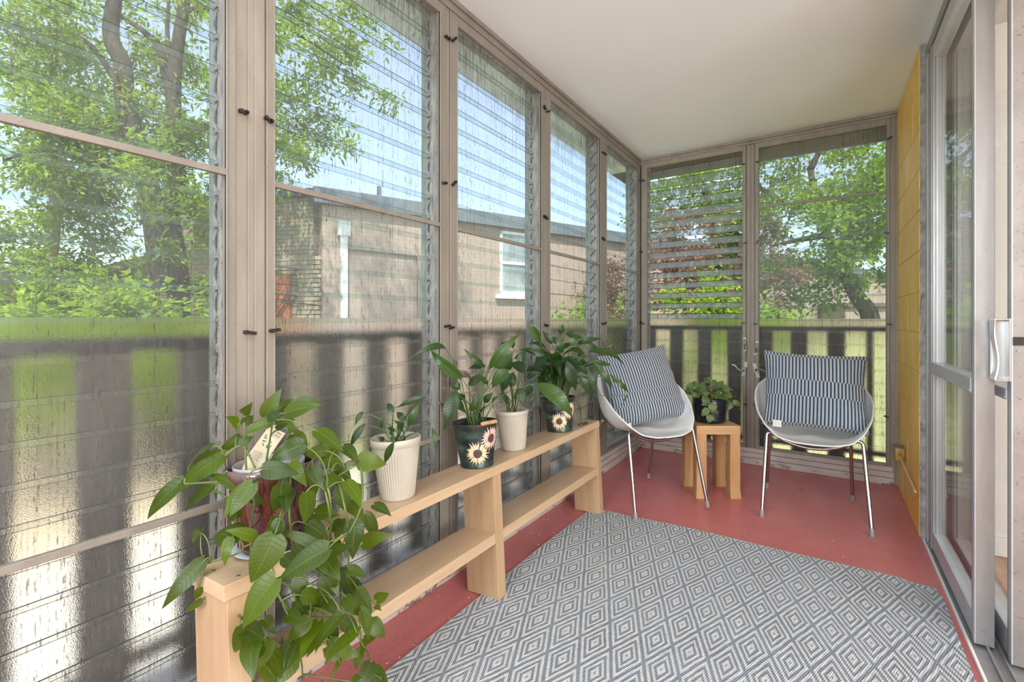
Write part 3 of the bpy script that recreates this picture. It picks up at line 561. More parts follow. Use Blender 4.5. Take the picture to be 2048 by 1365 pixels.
PEPER = [
 (-0.642,3.085,0.618,-0.647,3.108,0.691,-0.326,-0.908,0.263,0.057,0.016,0.12),(-0.716,3.071,0.636,-0.712,3.053,0.694,0.154,-0.939,-0.309,0.039,0.053,0.12),
 (-0.606,3.061,0.609,-0.633,3.019,0.582,0.56,-0.669,0.488,0.047,0.085,0.12),(-0.606,3.048,0.573,-0.635,3.01,0.563,0.597,-0.593,0.54,0.025,0.053,0.12),
 (-0.582,3.052,0.578,-0.577,3.047,0.514,0.424,-0.899,0.112,0.042,0.902,0.12),(-0.599,3.041,0.545,-0.637,3.028,0.493,0.217,-0.972,0.093,0.036,0.77,0.12),
 (-0.588,3.048,0.506,-0.598,3.034,0.456,0.396,-0.902,0.173,0.042,0.379,0.12),(-0.578,3.067,0.51,-0.583,3.106,0.461,0.799,-0.428,-0.422,0.023,0.781,0.12),
 (-0.57,3.073,0.529,-0.551,3.079,0.506,0.709,-0.555,0.435,0.019,0.421,0.12),(-0.638,3.184,0.692,-0.607,3.185,0.715,-0.206,-0.927,0.313,0.028,0.123,0.12),
 (-0.643,3.18,0.702,-0.654,3.145,0.708,0.903,-0.221,0.369,0.01,0.897,0.12),(-0.57,3.205,0.656,-0.553,3.249,0.691,0.02,-0.635,0.772,0.036,0.961,0.12),
 (-0.546,3.221,0.667,-0.527,3.242,0.638,0.708,-0.705,-0.049,0.028,0.938,0.12),(-0.586,3.134,0.628,-0.567,3.107,0.655,-0.676,-0.697,-0.241,0.035,0.754,0.12),
 (-0.547,3.196,0.629,-0.524,3.201,0.611,0.416,-0.856,0.309,0.029,0.975,0.12),(-0.673,3.063,0.618,-0.709,3.057,0.609,0.03,-0.853,0.521,0.032,0.375,0.12),
 (-0.595,3.092,0.604,-0.545,3.114,0.632,-0.055,-0.73,0.682,0.035,0.241,0.12),(-0.525,3.187,0.589,-0.525,3.193,0.547,-0.082,-0.986,-0.143,0.04,0.134,0.12),
 (-0.499,3.205,0.567,-0.526,3.185,0.514,0.101,-0.946,0.309,0.042,0.419,0.12),(-0.494,3.22,0.575,-0.452,3.248,0.538,0.58,-0.814,0.032,0.029,0.501,0.12),
 (-0.512,3.244,0.584,-0.476,3.229,0.606,-0.323,-0.941,-0.097,0.01,0.298,0.12),(-0.617,3.173,0.667,-0.59,3.188,0.671,0.321,-0.766,0.558,0.029,0.53,0.12),
 (-0.683,3.165,0.646,-0.709,3.166,0.654,0.255,-0.385,0.887,0.03,0.302,0.12),(-0.616,3.198,0.625,-0.622,3.166,0.658,0.78,-0.512,-0.359,0.029,0.736,0.12),
 (-0.681,3.07,0.597,-0.66,3.087,0.622,0.073,-0.864,0.499,0.026,0.552,0.12),(-0.571,3.12,0.607,-0.546,3.164,0.59,0.827,-0.277,0.49,0.029,0.566,0.12),
 (-0.628,3.106,0.591,-0.624,3.084,0.626,0.048,-0.847,-0.53,0.029,0.342,0.12),(-0.563,3.245,0.65,-0.578,3.206,0.666,0.94,-0.342,-0.008,0.03,0.784,0.12),
 (-0.706,3.114,0.625,-0.691,3.144,0.638,0.098,-0.45,0.888,0.026,0.389,0.12),(-0.554,3.156,0.616,-0.529,3.183,0.589,0.823,-0.519,0.229,0.032,0.439,0.12),
 (-0.669,3.187,0.661,-0.692,3.205,0.671,-0.525,-0.801,0.287,0.023,0.74,0.12),(-0.609,3.227,0.681,-0.594,3.242,0.694,0.047,-0.656,0.753,0.023,0.494,0.12),
 (-0.519,3.215,0.56,-0.51,3.252,0.536,-0.388,-0.433,-0.814,0.023,0.721,0.12),(-0.639,3.159,0.683,-0.63,3.174,0.692,0.303,-0.597,0.743,0.023,0.111,0.12),]

# ================================================================== the setting
def struct(name, mb, mats, label, cat, parent=None, **kw):
    o = mb.build(name, mats, parent, **kw); return tag(o, label, cat, kind='structure')
struct('ledge', MB().box(-1.75, -1.42, -4, 4.36, -.14, -.002).box(-1.42, .6, 4.03, 4.36, -.14, -.002), M['path'], 'pale concrete balcony ledge outside the windows', 'ledge')
struct('floor', MB().box(-1.42, .40, -4, 4.03, -.14, 0), M['floor'], 'red painted concrete porch floor, scuffed and glossy', 'floor')
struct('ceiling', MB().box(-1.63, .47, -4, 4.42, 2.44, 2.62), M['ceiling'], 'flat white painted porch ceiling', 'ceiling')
rm = MB().box(.47, 4.2, -4, 4.42, 2.44, 2.62); struct('ceiling_room', rm, M['white_wall'], 'white ceiling of the room behind the sliding door', 'ceiling')
struct('trim_1', MB().box(-1.37, -1.316, -4, 3.944, 2.39, 2.44).box(-1.37, -1.305, -4, 3.944, 2.418, 2.4395), M['taupe'], 'long taupe metal header strip above the left windows', 'trim', bevel=.003)
struct('trim_2', MB().box(-1.33, .40, 3.93, 3.99, 2.40, 2.44).box(-1.33, .40, 3.918, 3.97, 2.42, 2.4395), M['tan'], 'taupe metal header strip above the two back windows', 'trim', bevel=.003)
def post_left(y0, y1, label, ribs=(), m='tan', n=3):
    b = MB().box(-1.43, -1.3275, y0, y1, .1, 2.40)
    for (a, c) in ribs: b.box(-1.34, -1.3258, a, c, .1, 2.395)
    struct('trim_%d' % n, b, M[m], label, 'post', bevel=.002)
post_left(.641, .722, 'wide speckled tan post beside the trailing vine plant', [(.6415, .6715), (.6722, .690), (.6905, .7195)], n=3)
post_left(1.482, 1.505, 'ribbed tan mullion behind the first sunflower bucket', [(1.4835, 1.4915), (1.4945, 1.5035)], n=4)
post_left(3.92, 3.99, 'dark tan corner post where left and back windows meet', [(3.925, 3.944)], n=5)
struct('trim_6', MB().box(-.511, -.45, 3.95, 4.03, .1, 2.41).box(-.505, -.485, 3.944, 3.955, .1, 2.41).box(-.475, -.456, 3.944, 3.955, .1, 2.41), M['tan'], 'pale tan mullion with latches between the two back windows', 'post', bevel=.002)
struct('trim_7', MB().box(.341, .40, 3.94, 4.03, .0, 2.42).box(.352, .366, 3.934, 3.945, .0, 2.42), M['tan'], 'tan end post of the back window beside the yellow wall', 'post', bevel=.002)
struct('baseboard_left', MB().box(-1.44, -1.305, -4, 3.944, 0, .045).box(-1.44, -1.314, -4, 3.944, .047, .082).box(-1.44, -1.322, -4, 3.944, .084, .116), M['sill'], 'stepped pinkish wooden sill with peeling paint below the left windows', 'sill', bevel=.003)
struct('baseboard_back', MB().box(-1.33, .36, 3.919, 4.05, 0, .045).box(-1.33, .36, 3.928, 4.05, .047, .082).box(-1.33, .36, 3.936, 4.05, .084, .116), M['sill'], 'stepped pinkish wooden sill with peeling paint below the back windows', 'sill', bevel=.003)
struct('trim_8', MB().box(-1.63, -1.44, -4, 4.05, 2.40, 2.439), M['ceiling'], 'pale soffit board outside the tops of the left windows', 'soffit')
struct('trim_10', MB().box(-1.63, .47, 4.051, 4.42, 2.40, 2.439), M['soffit_shade'], 'soffit board outside the tops of the back windows, its shade painted in dark brown', 'soffit')

# ---- louvred windows
BL = {}
def blade_mesh(L, frost, dusty=0):
    k = (round(L, 3), frost, dusty)
    if k not in BL:
        b = MB(); h = L/2; t = .0024; z = .051
        v = [(x, y, zz) for zz in (-z, z) for y in (-t, t) for x in (-h, h)]
        b.add(v, [(0, 1, 5, 4), (2, 6, 7, 3)], 0); b.add(v, [(0, 2, 3, 1), (4, 5, 7, 6), (0, 4, 6, 2), (1, 3, 7, 5)], 1)
        me = b.mesh('glass_blade', [M['frost'] if frost else M[('glass', 'glass_film', 'glass_dusty')[dusty]], M['edge']])
        bm = bmesh.new(); bm.from_mesh(me); bmesh.ops.remove_doubles(bm, verts=bm.verts, dist=1e-6); bmesh.ops.recalc_face_normals(bm, faces=bm.faces); bm.to_mesh(me); bm.free()
        BL[k] = me
    return BL[k]
def clip_mesh():
    b = MB()
    pts = [Vector((0, .016*math.sin(a)-.002, -.034+.068*i/9)) for i, a in enumerate([k*math.pi/9 for k in range(10)])]
    for i in range(9):
        p, q = pts[i], pts[i+1]
        w = .012
        b.add([(-.004, p.y-w/2, p.z), (-.004, p.y+w/2, p.z), (-.004, q.y+w/2, q.z), (-.004, q.y-w/2, q.z), (.004, p.y-w/2, p.z), (.004, p.y+w/2, p.z), (.004, q.y+w/2, q.z), (.004, q.y-w/2, q.z)],
              [(0, 1, 2, 3), (7, 6, 5, 4), (0, 4, 5, 1), (3, 2, 6, 7), (0, 3, 7, 4), (1, 5, 6, 2)])
    b.box(-.005, .005, -.012, .008, -.044, -.03)
    return b.mesh('blade_clip', M['clip'])
CLIP = clip_mesh()
def button_mesh():
    b = MB(); b.tube([(0, .004, 0), (0, -.012, 0)], .0055, 10)
    b.box(-.0045, .0045, -.012, -.006, -.002, .022); b.box(-.0045, .0045, -.018, -.006, .014, .022)
    b.tube([(0, -.012, 0), (0, -.0155, 0)], .0035, 8)
    return b.mesh('turn_button', M['button'])
BTN = button_mesh()
def crank_mesh():
    b = MB(); b.box(-.012, .012, -.006, 0, -.055, .055); b.tube([(0, 0, .0), (0, -.034, .0)], [.017, .013], 12)
    b.tube(smoothpts([(0, -.034, 0), (.012, -.045, .012), (.04, -.05, .004), (.062, -.052, -.016), (.085, -.052, -.018)], 4), .0065, 8)
    for z in (-.046, .046): b.tube([(0, -.006, z), (0, -.009, z)], .004, 8)
    return b.mesh('crank_handle', M['pewter'])
CRANK = crank_mesh()
def latch_mesh():
    b = MB(); b.box(-.009, .009, -.005, 0, -.052, .052)
    b.tube(smoothpts([(0, -.004, .036), (0, -.022, .026), (0, -.026, 0), (0, -.02, -.024), (0, -.004, -.036)], 4), .0055, 8)
    b.tube(smoothpts([(0, -.024, .005), (.012, -.034, -.004), (.014, -.036, -.022)], 4), .005, 8)
    return b.mesh('latch', M['pewter'])
LATCH = latch_mesh()
ZB = 1.0715
def window(n, root_loc, rotz, s0, s1, wl, wr, tilt, label, zt=2.39, frame='taupe', btn=(1, 1), clips=(0, 1), tiltf=None):
    w = empty('window_%d' % n, root_loc, rotz); tag(w, label, 'window', kind='structure')
    fm = M[frame]; zb = .116; a, b_ = s0+wl, s1-wr
    f = MB().box(s0+.001, a, -.008, .012, zb, zt).box(b_, s1-.001, -.008, .012, zb, zt).box(a, b_, -.0078, .012, zt-.042, zt-.0003).box(a, b_, -.0078, .012, zb+.0003, zb+.022)
    f.box(a-.004, a, -.011, .0, zb, zt-.04).box(b_, b_+.004, -.011, 0, zb, zt-.04)
    f.build('screen_frame', fm, w, bevel=.0015)
    for z in ((1.4725, .596) if frame == 'taupe' else (1.922,)):
        MB().box(a, b_, -.010, .004, z-.0085, z+.0085).build('cross_bar', fm, w, bevel=.0015)
    MB().box(a-.004, b_+.004, .0045, .0055, zb+.015, zt-.035).build('insect_screen', M['screen_back' if frame == 'tan' else 'screen'], w)
    for (p, q) in ((s0+.002, a-.008), (b_+.008, s1-.002)):
        MB().box(p, q, .0125, .105, zb, zt).box(p-.001 if p > s0+.01 else q-.012, p+.012 if p > s0+.01 else q+.001, .03, .038, zb, zt).build('jamb', M['jamb'], w)
    MB().box(s0+.002, s1-.002, .0125, .105, zt-.004, zt+.012).build('head_jamb', M['jamb'], w)
    L = (b_-a)+.012; cx = (a+b_)/2
    for k in range(-11, 15):
        fr = k < 0; t = R(tiltf if (fr and tiltf is not None) else tilt)
        z = ZB+.051*math.cos(R(min(tilt, 40) if not fr else 8))+k*.0857
        if z > zt-.025: continue
        link('glass_blade', blade_mesh(L, fr, 2 if tilt > 60 else 1 if frame == 'tan' else 0), w, (cx, .06, z), (t+R(rnd.uniform(-.5, .5)), 0, 0))
        for side in (0, 1):
            if clips[side]:
                c = link('blade_clip', CLIP, w, ((a-.0075) if side == 0 else (b_+.0075), .058, z), (t*.7, 0, 0))
    for side in (0, 1):
        if not btn[side]: continue
        for z in (2.262, 1.652, 1.05, .44):
            x = (s0+.011) if side == 0 else (s1-.011)
            if btn[side] != 1: x = btn[side]
            link('turn_button', BTN, w, (x, -.008, z+rnd.uniform(-.006, .006)), (0, R(rnd.choice([-80, -70, 65, 80, 100, -100, 40])), 0))
    return w
LW = ((-1.33, 0, 0), R(90))
w1 = window(1, *LW, -.16, .641, .04, .027, 5, 'tall louvred window nearest the camera, beside the wide post', btn=(1, .664))
w2 = window(2, *LW, .722, 1.482, .025, .04, 5, 'louvred window between the wide post and the ribbed mullion, behind the first cream pot')
w3 = window(3, *LW, 1.505, 2.31, .047, .044, 6, 'louvred window behind the two middle plant pots, with distant white window seen through it')
w4 = window(4, *LW, 2.31, 3.134, .058, .053, 44, 'narrow-looking louvred window with blades swung wide open, behind the bushy lily', tiltf=9)
w5 = window(5, *LW, 3.134, 3.925, .064, .04, 36, 'louvred window in the left wall next to the corner post, blades half open', tiltf=9)
BWN = ((0, 3.944, 0), 0)
w6 = window(6, *BWN, -1.315, -.511, .052, .024, 68, 'left louvred window of the back wall, behind the white chair by the corner', zt=2.405, frame='tan', clips=(1, 1), tiltf=7)
w7 = window(7, *BWN, -.45, .341, .026, .02, 20, 'right louvred window of the back wall, beside the yellow block wall', zt=2.405, frame='tan', clips=(1, 1), tiltf=6)
link('crank_handle', CRANK, w2, (1.466, -.008, .862), (0, 0, 0)); link('crank_handle', CRANK, w3, (1.522, -.008, .852), (0, R(10), 0))
link('crank_handle', CRANK, w2, (1.466, -.008, .735), (0, R(180), 0)); link('latch', LATCH, w3, (1.524, -.008, .725))
link('crank_handle', CRANK, w4, (3.115, -.008, .885), (0, R(170), 0)); link('crank_handle', CRANK, w5, (3.155, -.008, .885))
link('latch', LATCH, w6, (-.519, -.008, .895)); link('latch', LATCH, w7, (-.441, -.008, .87), (0, R(8), 0))
link('crank_handle', CRANK, w6, (-.519, -.008, .708), (0, R(190), 0)); link('crank_handle', CRANK, w7, (-.441, -.008, .70), (0, R(-15), 0))

# ---- yellow block wall on the right
wr = struct('wall_right', MB().box(.3815, .62, 3.056, 4.42, 0, 2.44), M['mortar'], 'yellow painted concrete block wall at the right of the back windows', 'wall')
def blockm(y0, y1, z0, z1, x):
    return MB().box(x, .395, y0+.0028, y1-.0028, z0+.0028, z1-.0028)
for c in range(12):
    cuts = [3.062, 3.27, 3.677, 3.944] if c % 2 == 0 else [3.062, 3.474, 3.88, 3.944]
    for y0, y1 in zip(cuts, cuts[1:]):
        blockm(y0, y1, c*.2033, min((c+1)*.2033, 2.44), .3785+rnd.uniform(-.0006, .0006)).build('block', M['yellow'], wr, bevel=.003)
def rough_strip():
    b = MB(); n = 60; r = random.Random(3)
    for i in range(n+1):
        z = 2.44*i/n
        for x in (.379, .39, .402, .412):
            b.v.append((x+r.uniform(-.002, .002), 3.052+r.uniform(-.006, .004), z))
    for i in range(n):
        for j in range(3):
            b.f.append((i*4+j, i*4+j+1, (i+1)*4+j+1, (i+1)*4+j)); b.m.append(0)
    return b.box(.384, .43, 3.05, 3.058, 0, 2.44)
struct('trim_9', rough_strip(), M['concrete'], 'rough grey concrete edge at the end of the yellow wall', 'wall edge')
ob = empty('outlet_box', (.378, 3.62, .285)); tag(ob, 'small yellowed metal outlet box with a pipe, low on the yellow wall', 'outlet box')
MB().box(-.045, -.001, -.055, .055, -.036, .036).build('box_body', M['boxmetal'], ob, bevel=.004)
MB().box(-.047, -.001, -.057, .057, .036, .041).build('box_lid', M['boxtop'], ob, bevel=.001)
MB().tube([(-.022, -.055, -.008), (-.022, -.075, -.008)], .014, 10).build('pipe_fitting', M['boxmetal'], ob, smooth=True, auto=40)
MB().tube(smoothpts([(-.022, -.07, -.008), (-.022, -.16, -.022), (-.014, -.3, -.05), (-.01, -.53, -.07)], 6), .0075, 8).build('pipe', M['pipe'], ob, smooth=True)

# ---- sliding door
d = empty('door_1', (0, 0, 0)); tag(d, 'aluminium sliding glass door with two overlapped panels, right of the rug', 'sliding door', kind='structure')
MB().box(.402, .418, 2.985, 3.05, 0, 2.42, 0).box(.400, .404, 3.0, 3.046, 0, 2.42, 1).build('jamb', [M['alu_dark'], M['alu_light']], d, bevel=.001)
MB().box(.406, .55, 2.94, 2.985, 0, 2.40).box(.404, .412, 2.952, 2.962, 0, 2.40).build('jamb', M['alu_dark'], d, bevel=.001)
MB().box(.402, .55, -4, 3.05, 2.405, 2.439, 1).box(.399, .412, -4, 3.046, 2.36, 2.405, 0).box(.448, .458, -4, 3.0, 2.318, 2.405, 0).box(.50, .512, -4, 3.0, 2.318, 2.405, 0).box(.412, .55, -4, 3.0, 2.39, 2.406, 2).build('head_track', [M['alu'], M['white_trim'], M['alu_dark']], d, bevel=.001)
MB().box(.386, .394, -4, 3.03, 0, .012, 1).box(.394, .55, -4, 3.03, -.002, .005, 0).box(.43, .437, -4, 3.03, .005, .016, 0).box(.462, .468, -4, 3.03, .005, .014, 0).box(.52, .526, -4, 3.03, .005, .016, 0).build('bottom_track', [M['alu'], M['white_trim']], d, bevel=.0008)
def panel(y0, y1, x0, x1, zr, mats, stile_end):
    b = MB().box(x0, x1, y0, y0+.046, .012, 2.36, 0)
    b.box(x0-.0015, x0+.002, y0-.0005, y0+.03, .012, 2.36, 1)
    b.build('stile', [M[mats], M['alu_light']], d, bevel=.0012)
    MB().box(x0, x1, y1-.052, y1, .012, 2.36, 0).box(x0-.004, x0+.004, y1-.034, y1-.024, .012, 2.36, 0).box(x0+.010, x0+.02, y1-.06, y1-.05, .09, 2.30, 0).build('stile', M['alu'], d, bevel=.0012)
    MB().box(x0+.001, x1, y0+.046, y1-.052, .014, .096).build('bottom_rail', M['alu_light'], d, bevel=.002)
    MB().box(x0+.001, x1, y0+.046, y1-.052, 2.29, 2.355).build('top_rail', M['alu_light'], d, bevel=.002)
    MB().box(x0-.004, x1, y0+.046, y1-.052, zr[0], zr[1]).box(x0-.007, x0-.003, y0+.046, y1-.052, zr[0]+.006, zr[0]+.012).build('mid_rail', M['alu_light'], d, bevel=.002)
    MB().box((x0+x1)/2-.003, (x0+x1)/2+.003, y0+.04, y1-.045, .09, 2.295).build('glass_pane', M['pane'], d)
panel(2.143, 2.945, .405, .452, (.834, .885), 'alu', 1)
panel(2.073, 2.93, .475, .530, (.826, .862), 'alu_brown', 2)
MB().tube([(.4285, 2.1435, .055), (.4285, 2.140, .055)], .0065, 12).build('screw', M['alu_dark'], d)
MB().box(.478, .500, 2.069, 2.074, 1.002, 1.028).build('lock_slot', M['dark'], d)
MB().tube([(.489, 2.0735, .985), (.489, 2.070, .985)], .004, 10).build('screw', M['alu_dark'], d)
hb = MB(); prof = []
for i in range(17):
    q = i/16; z = .893+.188*q; e = abs(2*q-1)
    prof.append((.436+.007*(1-e**2)+.004*math.sin(2*math.pi*q), z, .012*(1-e**2.5)))
for (x, z, k) in prof:
    for (dx, y) in ((0, 2.074+k), (-.002, 2.124), (.003, 2.125), (.005, 2.075+k)): hb.v.append((x+dx, y, z))
for i in range(16):
    for j in range(4):
        hb.f.append((i*4+j, i*4+(j+1) % 4, (i+1)*4+(j+1) % 4, (i+1)*4+j)); hb.m.append(0)
hb.f += [(0, 3, 2, 1), (64, 65, 66, 67)]; hb.m += [0, 0]
hb.box(.469, .476, 2.074, 2.128, .889, 1.086).box(.436, .474, 2.076, 2.124, .889, .894).box(.436, .474, 2.076, 2.124, 1.080, 1.085).box(.436, .474, 2.120, 2.124, .893, 1.081)
hb.build('handle', M['steel'], d, bevel=.001)
# ---- the room behind the glass
struct('floor_room', MB().box(.40, 4.2, -4, 3.04, -.06, -.001), M['woodfloor'], 'warm wooden floor of the room behind the sliding door', 'floor')
struct('wall_room_far', MB().box(.56, 4.2, 3.04, 3.2, 0, 2.44), M['white_wall'], 'white wall inside the room behind the sliding door', 'wall')
struct('wall_room_side', MB().box(4.0, 4.2, -4, 3.04, 0, 2.44), M['white_wall'], 'far side wall of the room behind the sliding door', 'wall')
struct('wall_room_near', MB().box(.56, 4.0, -4.2, -4.0, 0, 2.44), M['white_wall'], 'near end wall of the room behind the sliding door', 'wall')
struct('baseboard_room', MB().box(.56, 4.0, 3.022, 3.04, 0, .085).box(.56, 4.0, 3.03, 3.04, .085, .106), M['white_trim'], 'white baseboard in the room behind the sliding door', 'baseboard', bevel=.003)

# ---- rug
def rug():
    b = MB(); x0, x1, y0, y1 = -1.112, .372, .30, 2.50
    nx, ny = 36, 54; r = random.Random(8)
    ph = [r.uniform(0, 6) for _ in range(6)]
    P = {}
    for j in range(ny+1):
        for i in range(nx+1):
            u, v = i/nx, j/ny
            x = x0+(x1-x0)*u; y = y0+(y1-y0)*v
            y += .010*math.sin(3.1*u+.3)*v - .02*(1-u)**2*v + .022*u*v; x += .006*math.sin(5*v+ph[0])
            if u > .93 and v > .97: x -= .012; y -= .02
            edge = min(u, 1-u, 1-v)
            z = .0085 + .0012*math.sin(9*u+ph[1])*math.sin(7*v+ph[2]) + (.004*max(0, 1-abs(edge)*14))*max(0, math.sin(13*v+ph[3]+8*u))
            P[i, j] = len(b.v); b.v.append((x, y, z))
    for j in range(ny):
        for i in range(nx): b.f.append((P[i, j], P[i+1, j], P[i+1, j+1], P[i, j+1])); b.m.append(0)
    # underside and rim
    top = list(b.v); n = len(top)
    for (x, y, z) in top: b.v.append((x, y, max(.0008, z-.0075)))
    ring = [P[i, 0] for i in range(nx)]+[P[nx, j] for j in range(ny)]+[P[i, ny] for i in range(nx, 0, -1)]+[P[0, j] for j in range(ny, 0, -1)]
    for a, c in zip(ring, ring[1:]+ring[:1]): b.f.append((a, a+n, c+n, c)); b.m.append(0)
    o = b.build('area_rug', M['rug'], smooth=True, auto=50)
    # put the local origin on a lattice centre
    off = Vector((-.367, 1.587, 0)); o.data.transform(Matrix.Translation(-off)); o.location = off
    tag(o, 'flat woven off-white and blue rug with concentric diamonds on the red floor', 'rug')
    h = MB()
    h.tube([Vector(top[P[0, j]])+Vector((-.003, 0, -.004))-off for j in range(ny+1)], .004, 6)
    h.tube([Vector(top[P[i, ny]])+Vector((0, .003, -.004))-off for i in range(nx+1)], .004, 6)
    h.build('hem', M['rughem'], o, smooth=True)
rug()
fl = MB(); rr = random.Random(21)
for (x, y) in [(-.35, 2.66), (.02, 2.78), (.06, 2.62), (-1.0, 2.75)]+[(rr.uniform(-1.16, -1.12), rr.uniform(.95, 2.4)) for _ in range(16)]+[(rr.uniform(-1.28, -1.2), rr.uniform(1.3, 3.2)) for _ in range(14)]:
    s = rr.uniform(.002, .0042)
    a = rr.uniform(0, 3)
    fl.add([(x+s*math.cos(a+k*1.57)*rr.uniform(.7, 1.3), y+s*math.sin(a+k*1.57), .0005) for k in range(4)]+[(x, y, .0028)], [(0, 1, 4), (1, 2, 4), (2, 3, 4), (3, 0, 4), (3, 2, 1, 0)])
o = fl.build('debris', M['flake']); tag(o, 'tiny white paint flakes scattered over the red floor', 'debris', kind='stuff')

# ================================================================== furniture
# ---- long low shelf: stands with its front feet on the rug, so it leans back a little
TL = -R(3.3)
sh = empty('bench_shelf', (-1.195, 0, .0005)); sh.rotation_euler = (0, TL, 0)
tag(sh, 'long low maple shelf holding the five potted plants along the left windows', 'shelf')
BH = .505
MB().box(0, .158, .49, 2.475, BH-.034, BH).build('top_board', M['maple'], sh, bevel=.0015)
for (y0, y1) in ((.497, .545), (1.462, 1.512), (2.425, 2.472)):
    MB().box(.002, .156, y0, y1, 0, BH-.034).build('upright', M['maple_v'], sh, bevel=.0015)
for (y0, y1) in ((.545, 1.462), (1.512, 2.425)):
    MB().box(.003, .153, y0, y1, .214, .252).build('lower_shelf', M['maple'], sh, bevel=.0015)
for (x, y) in ((.138, .53), (.06, .515)):
    MB().tube([(x, y, BH-.001), (x, y, BH+.0012)], .004, 10).build('screw_cap', M['pewter'], sh)
def ontop(x, y):   # a spot on the leaning shelf top: world position
    return Vector((-1.195, 0, .0005))+Matrix.Rotation(TL, 3, 'Y') @ Vector((x, y, BH))
bpy.context.view_layer.update()

# ---- side table
st = empty('side_table', (-.617, 3.163, 0), R(33)); tag(st, 'small square honey-coloured wooden side table between the two white chairs', 'table')
h = .132
MB().box(-h, h, -h, h, .388, .44).build('table_top', M['oak_top'], st, bevel=.0015)
for sx in (-1, 1):
    for sy in (-1, 1):
        b = MB(); a, c = h-.062, h-.001; lo = .010
        X = sorted((sx*a, sx*c)); Y = sorted((sy*a, sy*c))
        v = [(x, y, .388) for y in Y for x in X]+[(x, y, .06) for y in Y for x in X]
        # foot flares outward slightly
        v += [(x+(lo*sx if abs(x) > a+.01 else 0)*.6, y+(lo*sy if abs(y) > a+.01 else 0)*.6, 0) for y in Y for x in X]
        q = [(0, 1, 3, 2)]
        for k in (0, 4): q += [(k, k+4, k+5, k+1), (k+1, k+5, k+7, k+3), (k+3, k+7, k+6, k+2), (k+2, k+6, k+4, k)]
        q.append((8, 10, 11, 9))
        b.add(v, q); b.build('leg', M['oak'], st, bevel=.0015)

# ---- white shell chairs
RIM = [(0, (0, -.235, .416)), (22, (.095, -.238, .420)), (42, (.185, -.215, .438)), (60, (.245, -.165, .492)), (78, (.285, -.095, .556)), (95, (.302, -.02, .622)), (108, (.300, .045, .662)), (120, (.284, .10, .690)),
       (138, (.225, .185, .735)), (158, (.12, .235, .765)), (180, (0, .25, .775))]
def rim_at(a):
    s = 1
    a = a % 360
    if a > 180: a = 360-a; s = -1
    for (a0, p0), (a1, p1) in zip(RIM, RIM[1:]):
        if a0 <= a <= a1:
            t = (a-a0)/(a1-a0); p = Vector(p0).lerp(Vector(p1), t); return Vector((p.x*s*.945, p.y, p.z))
    return Vector(RIM[-1][1])
def shell_mesh():
    b = MB(); na, nr = 72, 14; c = Vector((0, .0, .418))
    for i in range(nr+1):
        t = i/nr
        for j in range(na):
            p = rim_at(360*j/na)
            front = max(0, -p.y/.24)
            q = c.lerp(p, t); 
            k = 1-(1-t)**(1.9-.7*front)
            q.x = c.x+(p.x-c.x)*k*1.0; q.y = c.y+(p.y-c.y)*k
            q.z = c.z-.012*math.sin(math.pi*min(1, t*1.2)) + (p.z-c.z)*(t**(2.6-1.2*front))
            b.v.append(tuple(q))
    for i in range(nr):
        for j in range(na):
            j2 = (j+1) % na
            b.f.append((i*na+j, i*na+j2, (i+1)*na+j2, (i+1)*na+j)); b.m.append(0)
    me = b.mesh('shell', M['plastic'], True)
    bm = bmesh.new(); bm.from_mesh(me); bmesh.ops.remove_doubles(bm, verts=bm.verts, dist=1e-5); bmesh.ops.recalc_face_normals(bm, faces=bm.faces)
    bm.to_mesh(me); bm.free(); return me
def make_chair(label):
    t = empty('shell_chair'); tag(t, label, 'chair', 'white shell chairs')
    s = link('shell', shell_mesh(), t)
    m = s.modifiers.new('thick', 'SOLIDIFY'); m.thickness = .008; m.offset = 0
    m = s.modifiers.new('sub', 'SUBSURF'); m.levels = 1; m.render_levels = 2
    for (sy, fx, fy, zt) in ((-1, .243, .262, .428), (1, .225, .262, .425)):
        bar = []
        top = zt-.012
        for sx in (-1, 1):
            foot = Vector((sx*fx, sy*fy, .012)); knee = Vector((sx*(fx-.022), sy*(fy-.10), .425)); inn = Vector((sx*(fx-.095), sy*(fy-.112), .414))
            pts = [foot, foot.lerp(knee, .5), knee]+bez(knee, knee+(knee-foot).normalized()*.045, inn, 6)[1:]
            MB().tube(pts, .0095, 12).build('leg', M['chrome'], t, smooth=True, auto=60)
            f = MB().tube([foot+Vector((0, 0, -.0115)), foot+Vector((0, 0, .004)), foot.lerp(knee, .06)], [.0135, .0125, .0108], 12)
            leg = [c for c in t.children if c.name.startswith('leg')][-1]
            f.build('foot_cap', M['rubber'], leg, smooth=True, auto=40)
            bar.append(inn)
        mid = Vector((0, sy*.155, .380))
        MB().tube(bez(bar[0], mid*2-(bar[0]+bar[1])/2, bar[1], 12), .0092, 12).build('under_seat_bar', M['chrome'], t, smooth=True, auto=60)
    b = MB()
    for sx in (-1, 1): b.tube([(sx*.075, -.155, .396), (sx*.075, .155, .396)], .007, 10)
    b.box(-.10, .10, -.02, .02, .392, .405)
    b.build('mounting_bracket', M['pewter'], t, smooth=True, auto=40)
    return t
def copy_tree(o, parent=None):
    c = o.copy(); COL.objects.link(c)
    if parent: c.parent = parent
    for ch in o.children: copy_tree(ch, c)
    return c
ch1 = make_chair('white shell armchair beside the yellow wall, chrome legs, squarely facing the room')
ch1.location = (-.078, 3.19, 0); ch1.rotation_euler = (0, 0, R(4.6))
ch2 = copy_tree(ch1); ch2['label'] = 'white shell armchair at the end of the shelf, turned towards the sliding door'
ch2.location = (-.925, 2.82, .0085); ch2.rotation_euler = (R(.6), 0, R(54))

